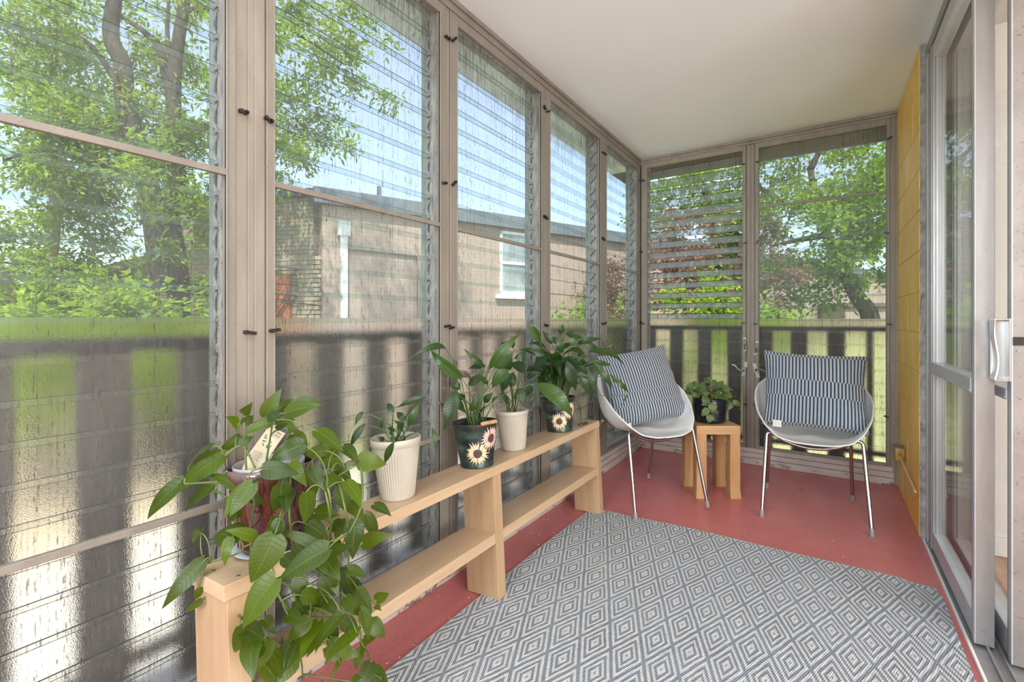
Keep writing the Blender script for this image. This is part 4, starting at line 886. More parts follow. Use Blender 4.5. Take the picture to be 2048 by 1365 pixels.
# ---- cushions
def cushion(name, label, w, hgt, T, mat, seed, loc, rot, tagside):
    r = random.Random(seed); n = 40; b = MB(); idx = {}
    ph = [r.uniform(0, 6.28) for _ in range(8)]
    uvs = []
    for s in (1, -1):
        for j in range(n+1):
            for i in range(n+1):
                u, v = i/n*2-1, j/n*2-1
                if s == -1 and (abs(u) == 1 or abs(v) == 1): idx[s, i, j] = idx[1, i, j]; continue
                au, av = abs(u), abs(v)
                x = u*w/2*(1-.085*(1-av**2.2)*au**3); z = v*hgt/2*(1-.075*(1-au**2.2)*av**3)
                t = T/2*((1-au**2.6)*(1-av**2.6))**.55
                fold = .007*math.sin(16*v+ph[0]+3*u)*au**4+.006*math.sin(15*u+ph[1]+2*v)*av**4+.006*math.sin(3*u+ph[2])*math.sin(4*v+ph[3])
                y = -s*(t+fold*(1 if t > .004 else 0))
                y += .012*u*v
                idx[s, i, j] = len(b.v); b.v.append((x, y, z)); uvs.append(((u+1)/2, (1-v)/2))
    for s in (1, -1):
        for j in range(n):
            for i in range(n):
                f = (idx[s, i, j], idx[s, i+1, j], idx[s, i+1, j+1], idx[s, i, j+1])
                b.f.append(f if s == 1 else f[::-1]); b.m.append(0)
    o = b.build(name, M[mat], smooth=True); me = o.data
    uvl = me.uv_layers.new(name='UVMap')
    for lp in me.loops: uvl.data[lp.index].uv = uvs[lp.vertex_index]
    sm = o.modifiers.new('sub', 'SUBSURF'); sm.levels = 1; sm.render_levels = 1
    o.location = loc; o.rotation_euler = rot; tag(o, label, 'cushion', 'striped cushions on the chairs')
    x = tagside*w*.5
    p = MB().box(x-.022, x+.022, -.030, -.027, -hgt/2-.004, -hgt/2+.034)
    p.build('care_label', M['carelabel'], o)
    return o
cushion('cushion', 'navy and white striped cushion propped upright in the chair beside the yellow wall', .53, .455, .15, 'stripe_a', 4, (-.068, 3.215, .672), (R(-17), R(1.5), R(4)), -.66)
cushion('cushion', 'navy and white striped cushion slouched in the chair at the end of the shelf', .50, .48, .15, 'stripe_b', 9, (-.965, 2.895, .668), (R(-20), R(-9), R(46)), -.70)

# ================================================================== plants
def leaf_mb(b, B, T, nrm, wid, arch, kind, uvs, tints, tint, segs=10, m=0):
    B, T, nrm = Vector(B), Vector(T), Vector(nrm); ax = T-B; L = ax.length; a = ax.normalized()
    nrm = (nrm-a*nrm.dot(a)).normalized(); side = a.cross(nrm).normalized()
    base = len(b.v); prof = {'heart': lambda t: (math.sin(math.pi*min(1, (t*.93+.07))**.62))**.85 * (1-.18*t), 'lance': lambda t: math.sin(math.pi*t**.74)**1.15, 'oval': lambda t: math.sin(math.pi*min(1, t*.96+.04)**.75)**.8}[kind]
    fold = {'heart': .22, 'lance': .30, 'oval': .14}[kind]; wav = .05 if kind == 'lance' else .02
    ph = rnd.uniform(0, 6)
    for i in range(segs+1):
        t = i/segs
        arcp = 4*t*(1-t)*arch*L*.9
        c = B+ax*t+nrm*arcp
        hw = wid/2*max(0, prof(t)) if 0 < t < 1 else 0.0006
        if i == 0 and kind == 'heart': hw = wid*.16
        for q in (-1, -.55, 0, .55, 1):
            back = 0
            if kind == 'heart' and t < .25: back = -abs(q)*L*.10*(1-t/.25)
            p = c+side*hw*q+nrm*(abs(q)*hw*fold+wav*hw*math.sin(9*t+ph+q))+a*back
            if abs(q) == 1: p -= nrm*hw*.10
            b.v.append(tuple(p)); uvs.append((q, t)); tints.append(tint)
    for i in range(segs):
        for j in range(4):
            k = base+i*5+j
            b.f.append((k, k+1, k+6, k+5)); b.m.append(m)
def leaf_obj(name, parent, inv, B, T, nrm, wid, arch, kind, mats, tint, stem=None, sr=.0016):
    """one leaf with its own stalk, in the plant's local space"""
    b = MB(); uvs = []; tints = []
    loc = lambda p: inv @ Vector(p)
    rot = inv.to_3x3()
    leaf_mb(b, loc(B), loc(T), rot @ Vector(nrm), wid, arch, kind, uvs, tints, tint, segs=10 if kind != 'oval' else 8)
    if stem:
        n0 = len(b.v); b.tube([loc(p) for p in stem], [sr*(1.35-.5*i/(len(stem)-1)) for i in range(len(stem))], 6, m=1)
        uvs += [(0, 0)]*(len(b.v)-n0); tints += [.3]*(len(b.v)-n0)
    o = b.build(name, mats, parent, smooth=True); me = o.data
    uvl = me.uv_layers.new(name='UVMap')
    for lp in me.loops: uvl.data[lp.index].uv = uvs[lp.vertex_index]
    at = me.attributes.new('tint', 'FLOAT', 'POINT'); at.data.foreach_set('value', tints)
    return o
def plant_root(name, label, x, y, h=None):
    p = empty(name, ontop(x, y) if h is None else (x, y, h)); tag(p, label, 'potted plant')
    if h is None: p.rotation_euler = (0, TL, 0)
    bpy.context.view_layer.update(); return p

# ---- trailing pothos
pp = plant_root('potted_pothos', 'trailing pothos in a glossy red-brown pot at the near end of the shelf', .070, .655)
inv = pp.matrix_world.inverted()
pot = MB().lathe([(.068, .012), (.075, .010), (.084, .03), (.096, .09), (.102, .15), (.104, .19), (.107, .197), (.108, .21), (.103, .215), (.098, .21), (.096, .19), (.088, .03), (.0, .03)], 48)
pot.build('pot', M['potglaze'], pp, smooth=True, auto=50)
MB().lathe([(.074, .17), (.080, .19), (.083, .214), (.081, .216), (.078, .213), (.074, .185)], 40).build('nursery_pot', M['nursery'], pp, smooth=True, loc=(-.008, -.006, 0))
MB().lathe([(.0, .192), (.04, .195), (.078, .186)], 32).build('soil', M['soil'], pp, smooth=True)
sc_ = MB().lathe([(.0, .0), (.062, .0), (.070, .004), (.094, .012), (.097, .0145), (.094, .0165), (.066, .009), (.0, .009)], 48).build('saucer', M['plate'], smooth=True, auto=50)
sc_.location = ontop(.070, .655); sc_.rotation_euler = (0, TL, 0); tag(sc_, 'pale blue-grey saucer under the red-brown pothos pot', 'saucer')
vine_w = []
for i, v in enumerate(VINES):
    pts = smoothpts(v, 6); vine_w += pts
    r = [.0030-.0012*k/len(pts) for k in range(len(pts))]
    MB().tube([inv @ p for p in pts], r, 6).build('vine', M['stem'] if i % 3 else M['stem_dark'], pp, smooth=True)
soilc = Vector(pp.matrix_world @ Vector((0, 0, .195)))
for (bx, by, bz, tx, ty, tz, nx, ny, nz, w, c, a) in POTHOS:
    B, T = Vector((bx, by, bz)), Vector((tx, ty, tz)); ax = (T-B).normalized()
    near = min(vine_w, key=lambda p: (p-B).length+.3*max(0, (p-B).dot(ax)))
    if (near-B).length > .13 and B.z > .68: near = soilc+Vector((rnd.uniform(-.04, .04), rnd.uniform(-.04, .04), 0))
    stem = None
    if (near-B).length > .004:
        mid = (near+B)/2-ax*min(.03, (near-B).length*.5)+Vector((0, 0, .012))
        stem = bez(near, mid, B+ax*.002, 7)
    leaf_obj('leaf', pp, inv, B, T, (nx, ny, nz), w, a, 'heart', [M['pothos'], M['stem']], c, stem, .0015)
hang = [p for p in vine_w if p.z < .74 and p.x > -1.2]
for k in range(46):
    p = rnd.choice(hang); o_ = Vector((rnd.uniform(.01, .05), rnd.uniform(-.05, .03), rnd.uniform(-.01, .03))); B = p+o_
    dr = Vector((rnd.uniform(-.3, .8), rnd.uniform(-.9, .6), rnd.uniform(-1.1, -.1))).normalized(); T = B+dr*rnd.uniform(.045, .085)
    if min(B.z, T.z) < .54 and min(B.x, T.x) < -1.02: continue
    leaf_obj('leaf', pp, inv, B, T, (rnd.uniform(.1, .9), rnd.uniform(-.9, -.1), rnd.uniform(.2, .9)), (T-B).length*rnd.uniform(.48, .64), rnd.uniform(.05, .16), 'heart', [M['pothos'], M['stem']], rnd.random(), bez(p, (p+B)/2+Vector((0, 0, .012)), B, 6), .0013)
# plant tag stuck in the pot
tg = empty('plant_tag', (-1.155, .617, .755)); tag(tg, 'cream plastic plant label with dark header and small green print, leaning in the pothos pot', 'plant label')
tg.rotation_euler = (Vector((-1.155, .617, .755))-Vector((0, 0, 1.08))).to_track_quat('Y', 'Z').to_euler(); tg.rotation_euler.rotate_axis('Y', R(35)); tg.rotation_euler.rotate_axis('Z', R(-12))
MB().add([(-.022, 0, .075), (.022, 0, .075), (.022, 0, -.015), (.006, 0, -.085), (-.004, 0, -.085), (-.022, 0, -.02)]+[(-.022, .001, .075), (.022, .001, .075), (.022, .001, -.015), (.006, .001, -.085), (-.004, .001, -.085), (-.022, .001, -.02)],
         [(0, 5, 4, 3, 2, 1), (6, 7, 8, 9, 10, 11), (0, 1, 7, 6), (1, 2, 8, 7), (2, 3, 9, 8), (3, 4, 10, 9), (4, 5, 11, 10), (5, 0, 6, 11)]).build('card', M['tagcard'], tg)
MB().box(-.006, .0215, -.0006, -.0001, .064, .0745).build('printed_header', M['tagdark'], tg)
b = MB(); r5 = random.Random(2)
for k in range(22):
    x, z = r5.gauss(-.004, .006), r5.gauss(.024, .007); s = r5.uniform(.0015, .003)
    b.add([(x-s, -.0004, z), (x, -.0004, z-s), (x+s, -.0004, z), (x, -.0004, z+s)], [(0, 1, 2, 3)])
b.build('printed_plant', M['taggreen'], tg)
b = MB(); b.box(.002, .005, -.0005, -.0001, -.033, -.029); b.build('printed_mark', M['tagorange'], tg)
def text(body, size, loc, parent, mat):
    c = bpy.data.curves.new('print', 'FONT'); c.body = body; c.size = size; c.materials.append(M[mat])
    tmp = bpy.data.objects.new('tmp', c); COL.objects.link(tmp); bpy.context.view_layer.update()
    me = bpy.data.meshes.new_from_object(tmp.evaluated_get(bpy.context.evaluated_depsgraph_get())); bpy.data.objects.remove(tmp)
    return link('lettering', me, parent, loc, (R(90), 0, 0))
text('Golden', .0072, (-.004, -.0008, .0555), tg, 'tagink'); text('Pothos', .0072, (-.004, -.0008, .0485), tg, 'tagink'); text('Epipremnum', .0036, (-.004, -.0008, .0445), tg, 'tagink')
b = MB()
for k in range(5): b.box(-.018, .006+.002*(k % 3), -.0005, -.0001, -.002-.0045*k, -.001-.0045*k)
b.build('printed_lines', M['tagink'], tg)

# ---- pots on the shelf
def ribbed(h, rb, rt):
    def rad(an, z): return 1-(.030*(.5+.5*math.cos(an*52)) if .004 < z < h*.86 else 0)
    prof = [(rb*.6, .001), (rb-.002, .0), (rb, .003), (rb+.0005, .008)]
    for i in range(1, 7): prof.append((rb+(rt-rb)*.86*i/6, h*.86*i/6))
    prof += [(rb+(rt-rb)*.865, h*.87), (rt, h*.885), (rt+.001, h*.985), (rt-.001, h), (rt-.0035, h-.001), (rt-.005, h*.88), (rb-.003+(rt-rb)*.5, h*.5), (.0, h*.45)]
    return MB().lathe(prof, 312, rad=rad)
def lily(root, data, tops, soil_z, soil_r, stems, mats):
    inv = root.matrix_world.inverted()
    for k, (bx, by, bz, tx, ty, tz, nx, ny, nz, w, c, a) in enumerate(data):
        B = Vector((bx, by, bz)); T = Vector((tx, ty, tz)); an = rnd.uniform(0, 6.28); rr_ = soil_r*math.sqrt(rnd.random())
        s0 = root.matrix_world @ Vector((rr_*math.cos(an), rr_*math.sin(an), soil_z))
        lean = (B-s0); ax = (T-B).normalized()
        mid = s0+Vector((lean.x*.25, lean.y*.25, max(.03, lean.z*.75)))*1.0
        if ax.z > .3: mid = (s0+B)/2+Vector((lean.x*-.1, lean.y*-.1, .01))
        st_ = bez(s0, mid, B+ax*.004, 10)
        leaf_obj('leaf', root, inv, B, T, (nx, ny, nz), w, a, 'lance', mats, c, st_, .0020)
LM = [M['lily'], M['stem_dark']]
c1 = plant_root('potted_peace_lily', 'sparse drooping peace lily in a cream ribbed pot, next to the pothos', .068, 1.062)
ribbed(.192, .054, .080).build('pot', M['cream'], c1, smooth=True, auto=60)
MB().lathe([(.0, .158), (.05, .161), (.074, .157)], 32).build('soil', M['soil'], c1, smooth=True)
lily(c1, LILY_C1, 0, .158, .04, 0, LM)
c2 = plant_root('potted_peace_lily', 'young peace lily in a cream ribbed pot between the two sunflower buckets', .066, 1.742)
ribbed(.172, .053, .073).build('pot', M['cream'], c2, smooth=True, auto=60)
MB().lathe([(.0, .146), (.05, .149), (.068, .145)], 32).build('soil', M['soil'], c2, smooth=True)
lily(c2, LILY_C2, 0, .146, .03, 0, LM)

def flower_on_cone(parent, az, zc_, rad_, h, rb, rt, mat, seed):
    r = random.Random(seed); b = MB()
    def P(x, z, off):   # x along the surface, z up, mapped on the cone
        zz = zc_+z; rr_ = rb+(rt-rb)*zz/h+off; an = az+x/rr_
        return (rr_*math.cos(an), rr_*math.sin(an), zz)
    for ring, (n, ro, off) in enumerate(((22, 1.0, .0009), (20, .80, .0014))):
        for k in range(n):
            a = 2*math.pi*(k+.5*ring)/n+r.uniform(-.08, .08); L = rad_*ro*r.uniform(.86, 1.08); w = .19
            pts = [(rad_*.30, a-w*.5), (rad_*.62, a-w*.62), (L, a), (rad_*.62, a+w*.62), (rad_*.30, a+w*.5)]
            vv = [P(q*math.cos(t), max(-zc_+.002, min(h-zc_-.004, q*math.sin(t))), off) for q, t in pts]+[P(rad_*.6*math.cos(a), rad_*.6*math.sin(a) if .002 < zc_+rad_*.6*math.sin(a) < h-.003 else 0, off+.0008)]
            b.add(vv, [(0, 1, 5), (1, 2, 5), (2, 3, 5), (3, 4, 5), (4, 0, 5)])
    f = b.build('painted_sunflower', M[mat], parent)
    dsk = MB(); n = 26
    dsk.add([P(0, 0, .0032)]+[P(rad_*.34*r.uniform(.94, 1.06)*math.cos(2*math.pi*k/n), rad_*.34*math.sin(2*math.pi*k/n), .0022) for k in range(n)], [(0, 1+k, 1+(k+1) % n) for k in range(n)])
    dsk.build('painted_disc', M['disc'], f)
def bucket(root, fl):
    h, rb, rt = .168, .065, .088
    MB().lathe([(.0, .002), (rb-.002, .002), (rb, .0), (rb+.0012, .004), (rb, .007), (rt, h-.004), (rt-.003, h-.002), (rb+.006, .06), (.0, .06)], 64).build('pail', M['bucket'], root, smooth=True, auto=50)
    b = MB(); b.tube([((rt+.0005)*math.cos(2*math.pi*k/48), (rt+.0005)*math.sin(2*math.pi*k/48), h) for k in range(49)], .0034, 8, cap=False)
    b.build('rolled_rim', M['rim'], root, smooth=True)
    MB().lathe([(.0, h-.022), (.05, h-.02), (rt-.005, h-.024)], 32).build('soil', M['soil'], root, smooth=True)
    for az, z, rd, mt, sd_ in fl: flower_on_cone(root, az, z, rd, h, rb, rt, mt, sd_)
    return h, rt
b1 = plant_root('potted_peace_lily', 'peace lily in the nearer dark sunflower bucket, its wooden grip showing at the rim', .075, 1.468)
h, rt = bucket(b1, [(R(-48), .060, .050, 'petal', 1), (R(-6), .112, .050, 'petal_pink', 2)])
bl = MB(); bl.tube([((rt+.004)*math.cos(a), (rt+.004)*math.sin(a), h+.006-.010*math.sin((a-R(-62-180))/1.0*.5)) for a in [R(-235)+R(225)*k/24 for k in range(25)]], .0016, 6)
hb_ = bl.build('bail_handle', M['rim'], b1, smooth=True)
gp = MB(); a0, a1 = R(-38), R(6)
pts = [((rt+.010)*math.cos(a), (rt+.010)*math.sin(a), h+.007) for a in [a0+(a1-a0)*k/14 for k in range(15)]]
pp_ = [Vector(pts[0]).lerp(Vector(pts[-1]), k/14) for k in range(15)]
gp.tube(pp_, [.006+.0025*abs(math.sin(k*1.35)) for k in range(15)], 10); gp.build('wooden_grip', M['twine'], hb_, smooth=True)
lily(b1, LILY_B1, 0, h-.022, .04, 0, LM)
b2 = plant_root('potted_peace_lily', 'large bushy peace lily in the farther sunflower bucket, spilling over the striped cushion', .073, 2.165)
h, rt = bucket(b2, [(R(-62), .058, .048, 'petal', 3), (R(-18), .108, .050, 'petal_pink', 4)])
bl = MB(); bl.tube(smoothpts([(.06, .062, h-.008), (.075, .095, .10), (.06, .135, .02), (.055, .16, .010)], 6), .0016, 6); hb_ = bl.build('bail_handle', M['rim'], b2, smooth=True)
MB().tube([(.05, .125, .008), (.068, .185, .009)], [.006, .0062], 10).build('wooden_grip', M['rim'], hb_, smooth=True)
lily(b2, LILY_B2, 0, h-.022, .055, 0, LM)
inv = b2.matrix_world.inverted(); 
for k in range(46):   # the dense sheaf of stalks and inner leaves
    an = rnd.uniform(0, 6.28); rr_ = .055*math.sqrt(rnd.random()); s0 = Vector((rr_*math.cos(an), rr_*math.sin(an), h-.022))
    top = Vector((s0.x*2.4+rnd.uniform(-.02, .02), s0.y*2.4+rnd.uniform(-.02, .02), h+rnd.uniform(.09, .19)))
    MB().tube(bez(s0, (s0+top)/2+Vector((0, 0, .03)), top, 6), .0019, 5).build('stalk', M['stem_dark'] if k % 3 else M['stem'], b2, smooth=True)
for k in range(52):
    an = rnd.uniform(0, 6.28); q = rnd.uniform(.02, .10); z = rnd.uniform(.08, .24)
    B = b2.matrix_world @ Vector((q*math.cos(an), q*math.sin(an), h+z)); 
    dr = Vector((math.cos(an), math.sin(an), rnd.uniform(-.9, .7))).normalized()
    T = B+dr*rnd.uniform(.09, .15)
    if min(B.x, T.x) < -1.31: continue
    s0 = b2.matrix_world @ Vector((q*.4*math.cos(an), q*.4*math.sin(an), h-.022))
    leaf_obj('leaf', b2, inv, B, T, (rnd.uniform(-.4, .4), rnd.uniform(-.6, .2), 1), rnd.uniform(.036, .05), rnd.uniform(.08, .2), 'lance', LM, rnd.random()*.6, bez(s0, s0.lerp(B, .6)+Vector((0, 0, .03)), B, 7), .0018)

# ---- watermelon plant on the side table
wp = plant_root('potted_peperomia', 'striped watermelon peperomia in a black ribbed pot on the little side table', -.617, 3.163, .4402)
prof = [(.0, .001), (.080, .001), (.088, .004), (.096, .016)]
for i in range(11):
    z = .022+i*.0105; r_ = .098+.004*min(1, i/5); prof += [(r_+.0018, z), (r_-.0012, z+.0052)]
prof += [(.102, .142), (.103, .149), (.100, .151), (.096, .146), (.094, .12), (.0, .12)]
MB().lathe(prof, 64).build('pot', M['blackpot'], wp, smooth=True)
MB().lathe([(.0, .128), (.05, .13), (.094, .126)], 32).build('soil', M['soil'], wp, smooth=True)
inv = wp.matrix_world.inverted(); PM = [M['peper'], M['stem_red']]
for (bx, by, bz, tx, ty, tz, nx, ny, nz, w, c, a) in PEPER:
    B = Vector((bx, by, bz)); T = Vector((tx, ty, tz)); s0 = wp.matrix_world @ Vector((rnd.uniform(-.05, .05), rnd.uniform(-.05, .05), .128))
    if B.z > .57 or (B-wp.location).xy.length > .1:
        out = (B-s0); mid = s0+Vector((out.x*.6, out.y*.6, max(.05, out.z+.03)))
    else: mid = s0+(B-s0)*.5+Vector((0, 0, .05))
    if B.z < .585: mid = (s0+B)/2; mid.z = .64
    leaf_obj('leaf', wp, inv, B, T, (nx, ny, nz), w*1.15, a, 'oval', PM, c, bez(s0, mid, B, 7), .0014)
for k in range(58):
    an = rnd.uniform(0, 6.28); q = rnd.uniform(.02, .11); z = rnd.uniform(.15, .235)
    B = wp.matrix_world @ Vector((q*math.cos(an), q*math.sin(an), z)); T = B+Vector((math.cos(an)*.04, math.sin(an)*.05, rnd.uniform(-.03, .015)))
    s0 = wp.matrix_world @ Vector((q*.4*math.cos(an), q*.4*math.sin(an), .128))
    leaf_obj('leaf', wp, inv, B, T, (rnd.uniform(-.4, .4), rnd.uniform(-.9, 0), .8), rnd.uniform(.032, .046), .12, 'oval', PM, rnd.random(), bez(s0, s0.lerp(B, .5)+Vector((0, 0, .02)), B, 6), .0013)

# ================================================================== outside
GZ = -1.0
struct('ground', MB().box(-70, 60, -40, 90, GZ-.2, GZ), M['lawn'], 'sunlit green lawn beyond the balcony', 'lawn')
struct('ground_sandy', MB().box(-10.5, -5.6, -8, 4.0, GZ, GZ+.012), M['sand'], 'strip of dry sandy soil between the path and the trees', 'ground')
struct('path', MB().box(-5.6, -1.76, -6, 8.6, GZ, GZ+.02), M['path'], 'pale sunlit concrete path below the balcony', 'path')
struct('ground_lightened', MB().box(-5.5, 6, 8.61, 16, GZ, GZ+.01).box(-1.75, 6, 4.37, 8.6, GZ, GZ+.018), M['grass_lightened'], 'yellowish grass below the back windows, colour lightened to look sunlit', 'ground')
struct('wall_foundation', MB().box(-1.74, 4, -4, 4.35, GZ, -.14), M['brick_cream'], 'foundation under the porch floor', 'wall')
bk = MB(); bk.add([(-5.3, 8.7, GZ), (9, 8.7, GZ), (9, 14.5, .75), (-3.2, 14.5, .75), (12, 60, 1.2), (16, 60, 1.2)], [(0, 1, 2, 3), (3, 2, 5, 4)])
struct('lawn_bank', bk, M['bank'], 'sunlit grassy bank rising behind the back railing', 'lawn')
# ---- balcony railing with wide dark boards
ra = empty('balcony_railing', (-1.64, 4.25, -.14)); tag(ra, 'dark balcony railing with wide upright boards, seen blurred through the frosted lower louvres', 'railing')
def rl(b, name, mat): 
    o = b.build(name, M[mat], ra, bevel=.004); o.data.transform(Matrix.Translation((1.64, -4.25, .14))); return o
rl(MB().box(-1.675, -1.605, -4, 4.285, .995, 1.032), 'top_rail', 'black_metal'); rl(MB().box(-1.604, .6, 4.215, 4.285, .995, 1.031), 'top_rail', 'black_metal')
rl(MB().box(-1.66, -1.625, -4, 4.27, .10, .14), 'bottom_rail', 'board'); rl(MB().box(-1.624, .6, 4.235, 4.27, .10, .14), 'bottom_rail', 'board')
y = .388-.234*3
while y < 4.2:
    rl(MB().box(-1.652, -1.630, y, min(y+.119, 4.24), -.139, .994), 'board', 'board'); y += .234
x = -1.625
for k in range(9):
    x0 = -1.16+.234*(k-2)-(.013 if k > 4 else 0); w_ = .045 if k == 8 else .113
    if x0+w_ > -1.62: rl(MB().box(max(x0, -1.62), x0+w_, 4.242, 4.262, -.139, .994), 'board', 'board')
for (px_, py_) in ((-1.64, 4.25), (-1.64, -.9), (.55, 4.25)): rl(MB().box(px_-.03, px_+.03, py_-.03, py_+.03, -.14, .994), 'post', 'black_metal')

# ---- neighbouring brick building
U = Vector((.371, .928, 0)).normalized(); ang = math.atan2(U.y, U.x)
nb = empty('brick_building', (-7.13, 4.85, GZ), ang); tag(nb, 'long pinkish-tan brick building with grey flat roof edge, seen through the left windows', 'building')
H = 3.28-GZ
MB().box(0, 30, .0, 9, 0, H).build('wall', M['brick_tan'], nb)
MB().box(-.15, 30.2, -.12, 9.1, H-.24, H+.03).build('fascia', M['fascia'], nb, bevel=.01)
def farwin(s0, s1, z0, z1):
    f = MB().box(s0, s1, -.03, .02, z0, z0+.07).box(s0, s1, -.03, .02, z1-.06, z1).box(s0, s0+.07, -.03, .02, z0, z1).box(s1-.07, s1, -.03, .02, z0, z1).box(s0, s1, -.04, .0, (z0+z1)/2-.03, (z0+z1)/2+.03).box(s0-.1, s1+.1, -.09, .0, z0-.09, z0)
    o = f.build('window', M['white_trim'], nb); MB().box(s0+.06, s1-.06, -.012, .01, z0+.06, z1-.05).build('pane', M['farpane'], o)
farwin(3.58, 4.35, 1.62-GZ, 2.98-GZ)
MB().box(.28, .40, -.10, -.01, .4, H-.55).box(.24, .44, -.12, -.01, H-.75, H-.5).build('downpipe', M['downpipe'], nb)
MB().tube(smoothpts([(.4, -.03, H-.95), (1.6, -.03, H-.98), (1.72, -.03, H-1.05), (1.74, -.03, H-1.5), (1.74, -.03, 1.2)], 5), .022, 8).build('conduit', M['conduit'], nb, smooth=True)
MB().box(.5, 20, -.03, .0, 2.02, 2.05).build('ledge', M['conduit'], nb)
MB().tube([(1.05, .2, H), (1.05, .2, H+.28)], .04, 10).build('roof_vent', M['fascia'], nb)

# cream brick wing set back to the left, with a rusty shutter
dA = Vector((-12.44, 3.10, 0))-Vector((-7.6, 4.75, 0)); L2 = dA.length; a2 = math.atan2(-dA.y, -dA.x)
wg = empty('cream_brick_house', (-12.44, 3.10, GZ), a2); tag(wg, 'cream brick house end with rusty red shuttered doorway, behind the big tree', 'building')
MB().box(1.9, L2+.25, 0, 5, 0, 4.22).build('wall', M['brick_cream'], wg)
MB().box(1.85, L2+.25, -.06, 5, 4.22, 4.34).build('fascia', M['fascia'], wg)
MB().box(-.3, 2.0, .2, 5, 0, 2.9).build('wall', M['brick_cream'], wg)
MB().add([(-.55, -.05, 2.85), (2.05, -.05, 3.2), (2.05, 5, 3.2), (-.55, 5, 2.85), (-.55, -.05, 2.98), (2.05, -.05, 3.38), (2.05, 5, 3.38), (-.55, 5, 2.98)], [(0, 1, 5, 4), (1, 2, 6, 5), (2, 3, 7, 6), (3, 0, 4, 7), (4, 5, 6, 7), (3, 2, 1, 0)]).build('roof', M['roof'], wg)
s_door0, s_door1 = L2-.55, L2-.18
sh_ = MB().box(s_door0, s_door1, -.06, .02, 1.55, 2.85).build('shutter', M['rust'], wg)
MB().box(s_door0-.5, s_door1+.12, -.25, .0, 1.30, 1.45).build('balcony_ledge', M['fascia'], wg)
BRK = MB().box(-.105, .105, -.012, .02, -.031, .031).mesh('brick', M['brick_piece'])
nbk = 0
for c in range(24):
    z = 1.35+c*.078
    for k in range(14):
        s = L2-2.6+k*.222+(.111 if c % 2 else 0)
        if s_door0-.12 < s < s_door1+.12 and 1.2 < z < 2.95: continue
        if s > L2+.42 or s < 1.98: continue
        if nbk >= 290: break
        link('brick', BRK, wg, (s, .0+rnd.uniform(-.004, .004), z)); nbk += 1

# ---- overhead cables
cb = empty('overhead_cables', (-5, 5, 1.6)); tag(cb, 'bundle of black overhead service cables strung across the brick building', 'cables')
def cable(p, q, sag, r=.011):
    p, q = Vector(p), Vector(q); pts = []
    for i in range(17):
        t = i/16; v = p.lerp(q, t); v.z -= sag*4*t*(1-t); pts.append(v-Vector((-5, 5, 1.6)))
    MB().tube(pts, r, 6).build('cable', M['cable'], cb, smooth=True)
cable((-9.6, .6, 1.95), (-5.4, 9.6, 1.02), .03, .016); cable((-9.6, .8, 1.82), (-5.2, 9.8, 1.0), .06, .014); cable((-9.2, .5, 1.72), (-4.6, 11, .98), .08)
cable((-8, 3.9, 2.02), (-4.4, 12, 1.5), .02, .009); cable((-8, 3.9, 1.72), (-4.4, 12, 1.36), .03, .009); cable((-8, 3.9, 1.9), (-4.4, 12, 1.44), .01, .007)

# ---- trees
def np_leaves(pos, dirs, size, seed, nl, spread, aspect, tint_lo, tint_hi, clump=None):
    """sprays of small pointed leaflets -> verts, faces, tints"""
    g = np.random.default_rng(seed); n = len(pos)
    P = np.repeat(pos, nl, 0); D = np.repeat(dirs, nl, 0); tb = np.repeat(g.uniform(tint_lo, tint_hi, n) if clump is None else clump, nl)
    off = np.tile(np.linspace(0, 1, nl), n)[:, None]
    rv = g.normal(size=P.shape); rv[:, 2] *= .5; rv[:, 2] -= .15
    ax = D*.55+rv*.6; ax /= np.linalg.norm(ax, axis=1, keepdims=True)
    C = P+D*off*spread+g.normal(size=P.shape)*spread*.12
    s = (size*g.uniform(.6, 1.25, len(P)))[:, None]
    up = g.normal(size=P.shape)*.6+np.array([0, 0, 1.0]); sd_ = np.cross(ax, up); sd_ /= np.linalg.norm(sd_, axis=1, keepdims=True)
    nn = np.cross(sd_, ax)
    v0 = C; v1 = C+ax*s*.45+sd_*s*aspect+nn*s*.06; v2 = C+ax*s; v3 = C+ax*s*.45-sd_*s*aspect+nn*s*.06
    V = np.stack([v0, v1, v2, v3], 1).reshape(-1, 3)
    t = np.clip(tb+g.normal(size=len(P))*.15, 0, 1)
    return V, np.repeat(t, 4)
def foliage(name, parent, mat, blobs, size, seed, nl=7, spread=.34, aspect=.17, kind='stuff'):
    g = np.random.default_rng(seed); Vs = []; Ts = []
    for bi, (c, rad_, n) in enumerate(blobs):
        c = np.array(c); rad_ = np.array(rad_)
        nc = max(3, n//26)
        q = g.normal(size=(nc, 3)); q /= np.linalg.norm(q, axis=1, keepdims=True); cen = c+q*rad_*(g.uniform(.25, 1, nc)**.5)[:, None]
        which = g.integers(0, nc, n)
        pos = cen[which]+g.normal(size=(n, 3))*rad_.mean()*.16*np.array([1, 1, .55])
        dr = pos-c; dr = dr/np.maximum(1e-6, np.linalg.norm(dr, axis=1, keepdims=True))+g.normal(size=(n, 3))*.6; dr[:, 2] -= .25
        dr /= np.linalg.norm(dr, axis=1, keepdims=True)
        V, T = np_leaves(pos, dr, size, seed*31+bi, nl, spread, aspect, .1, .95)
        Vs.append(V); Ts.append(T)
    V = np.concatenate(Vs)-np.array(parent.location); T = np.concatenate(Ts); nf = len(V)//4
    me = bpy.data.meshes.new(name); me.vertices.add(len(V)); me.vertices.foreach_set('co', V.ravel())
    me.loops.add(nf*4); me.loops.foreach_set('vertex_index', np.arange(nf*4, dtype=np.int32)); me.polygons.add(nf)
    me.polygons.foreach_set('loop_start', np.arange(0, nf*4, 4, dtype=np.int32))
    me.materials.append(M[mat]); me.update(); me.validate()
    at = me.attributes.new('tint', 'FLOAT', 'POINT'); at.data.foreach_set('value', T.astype(np.float32))
    o = link(name, me, parent); o['kind'] = kind; return o
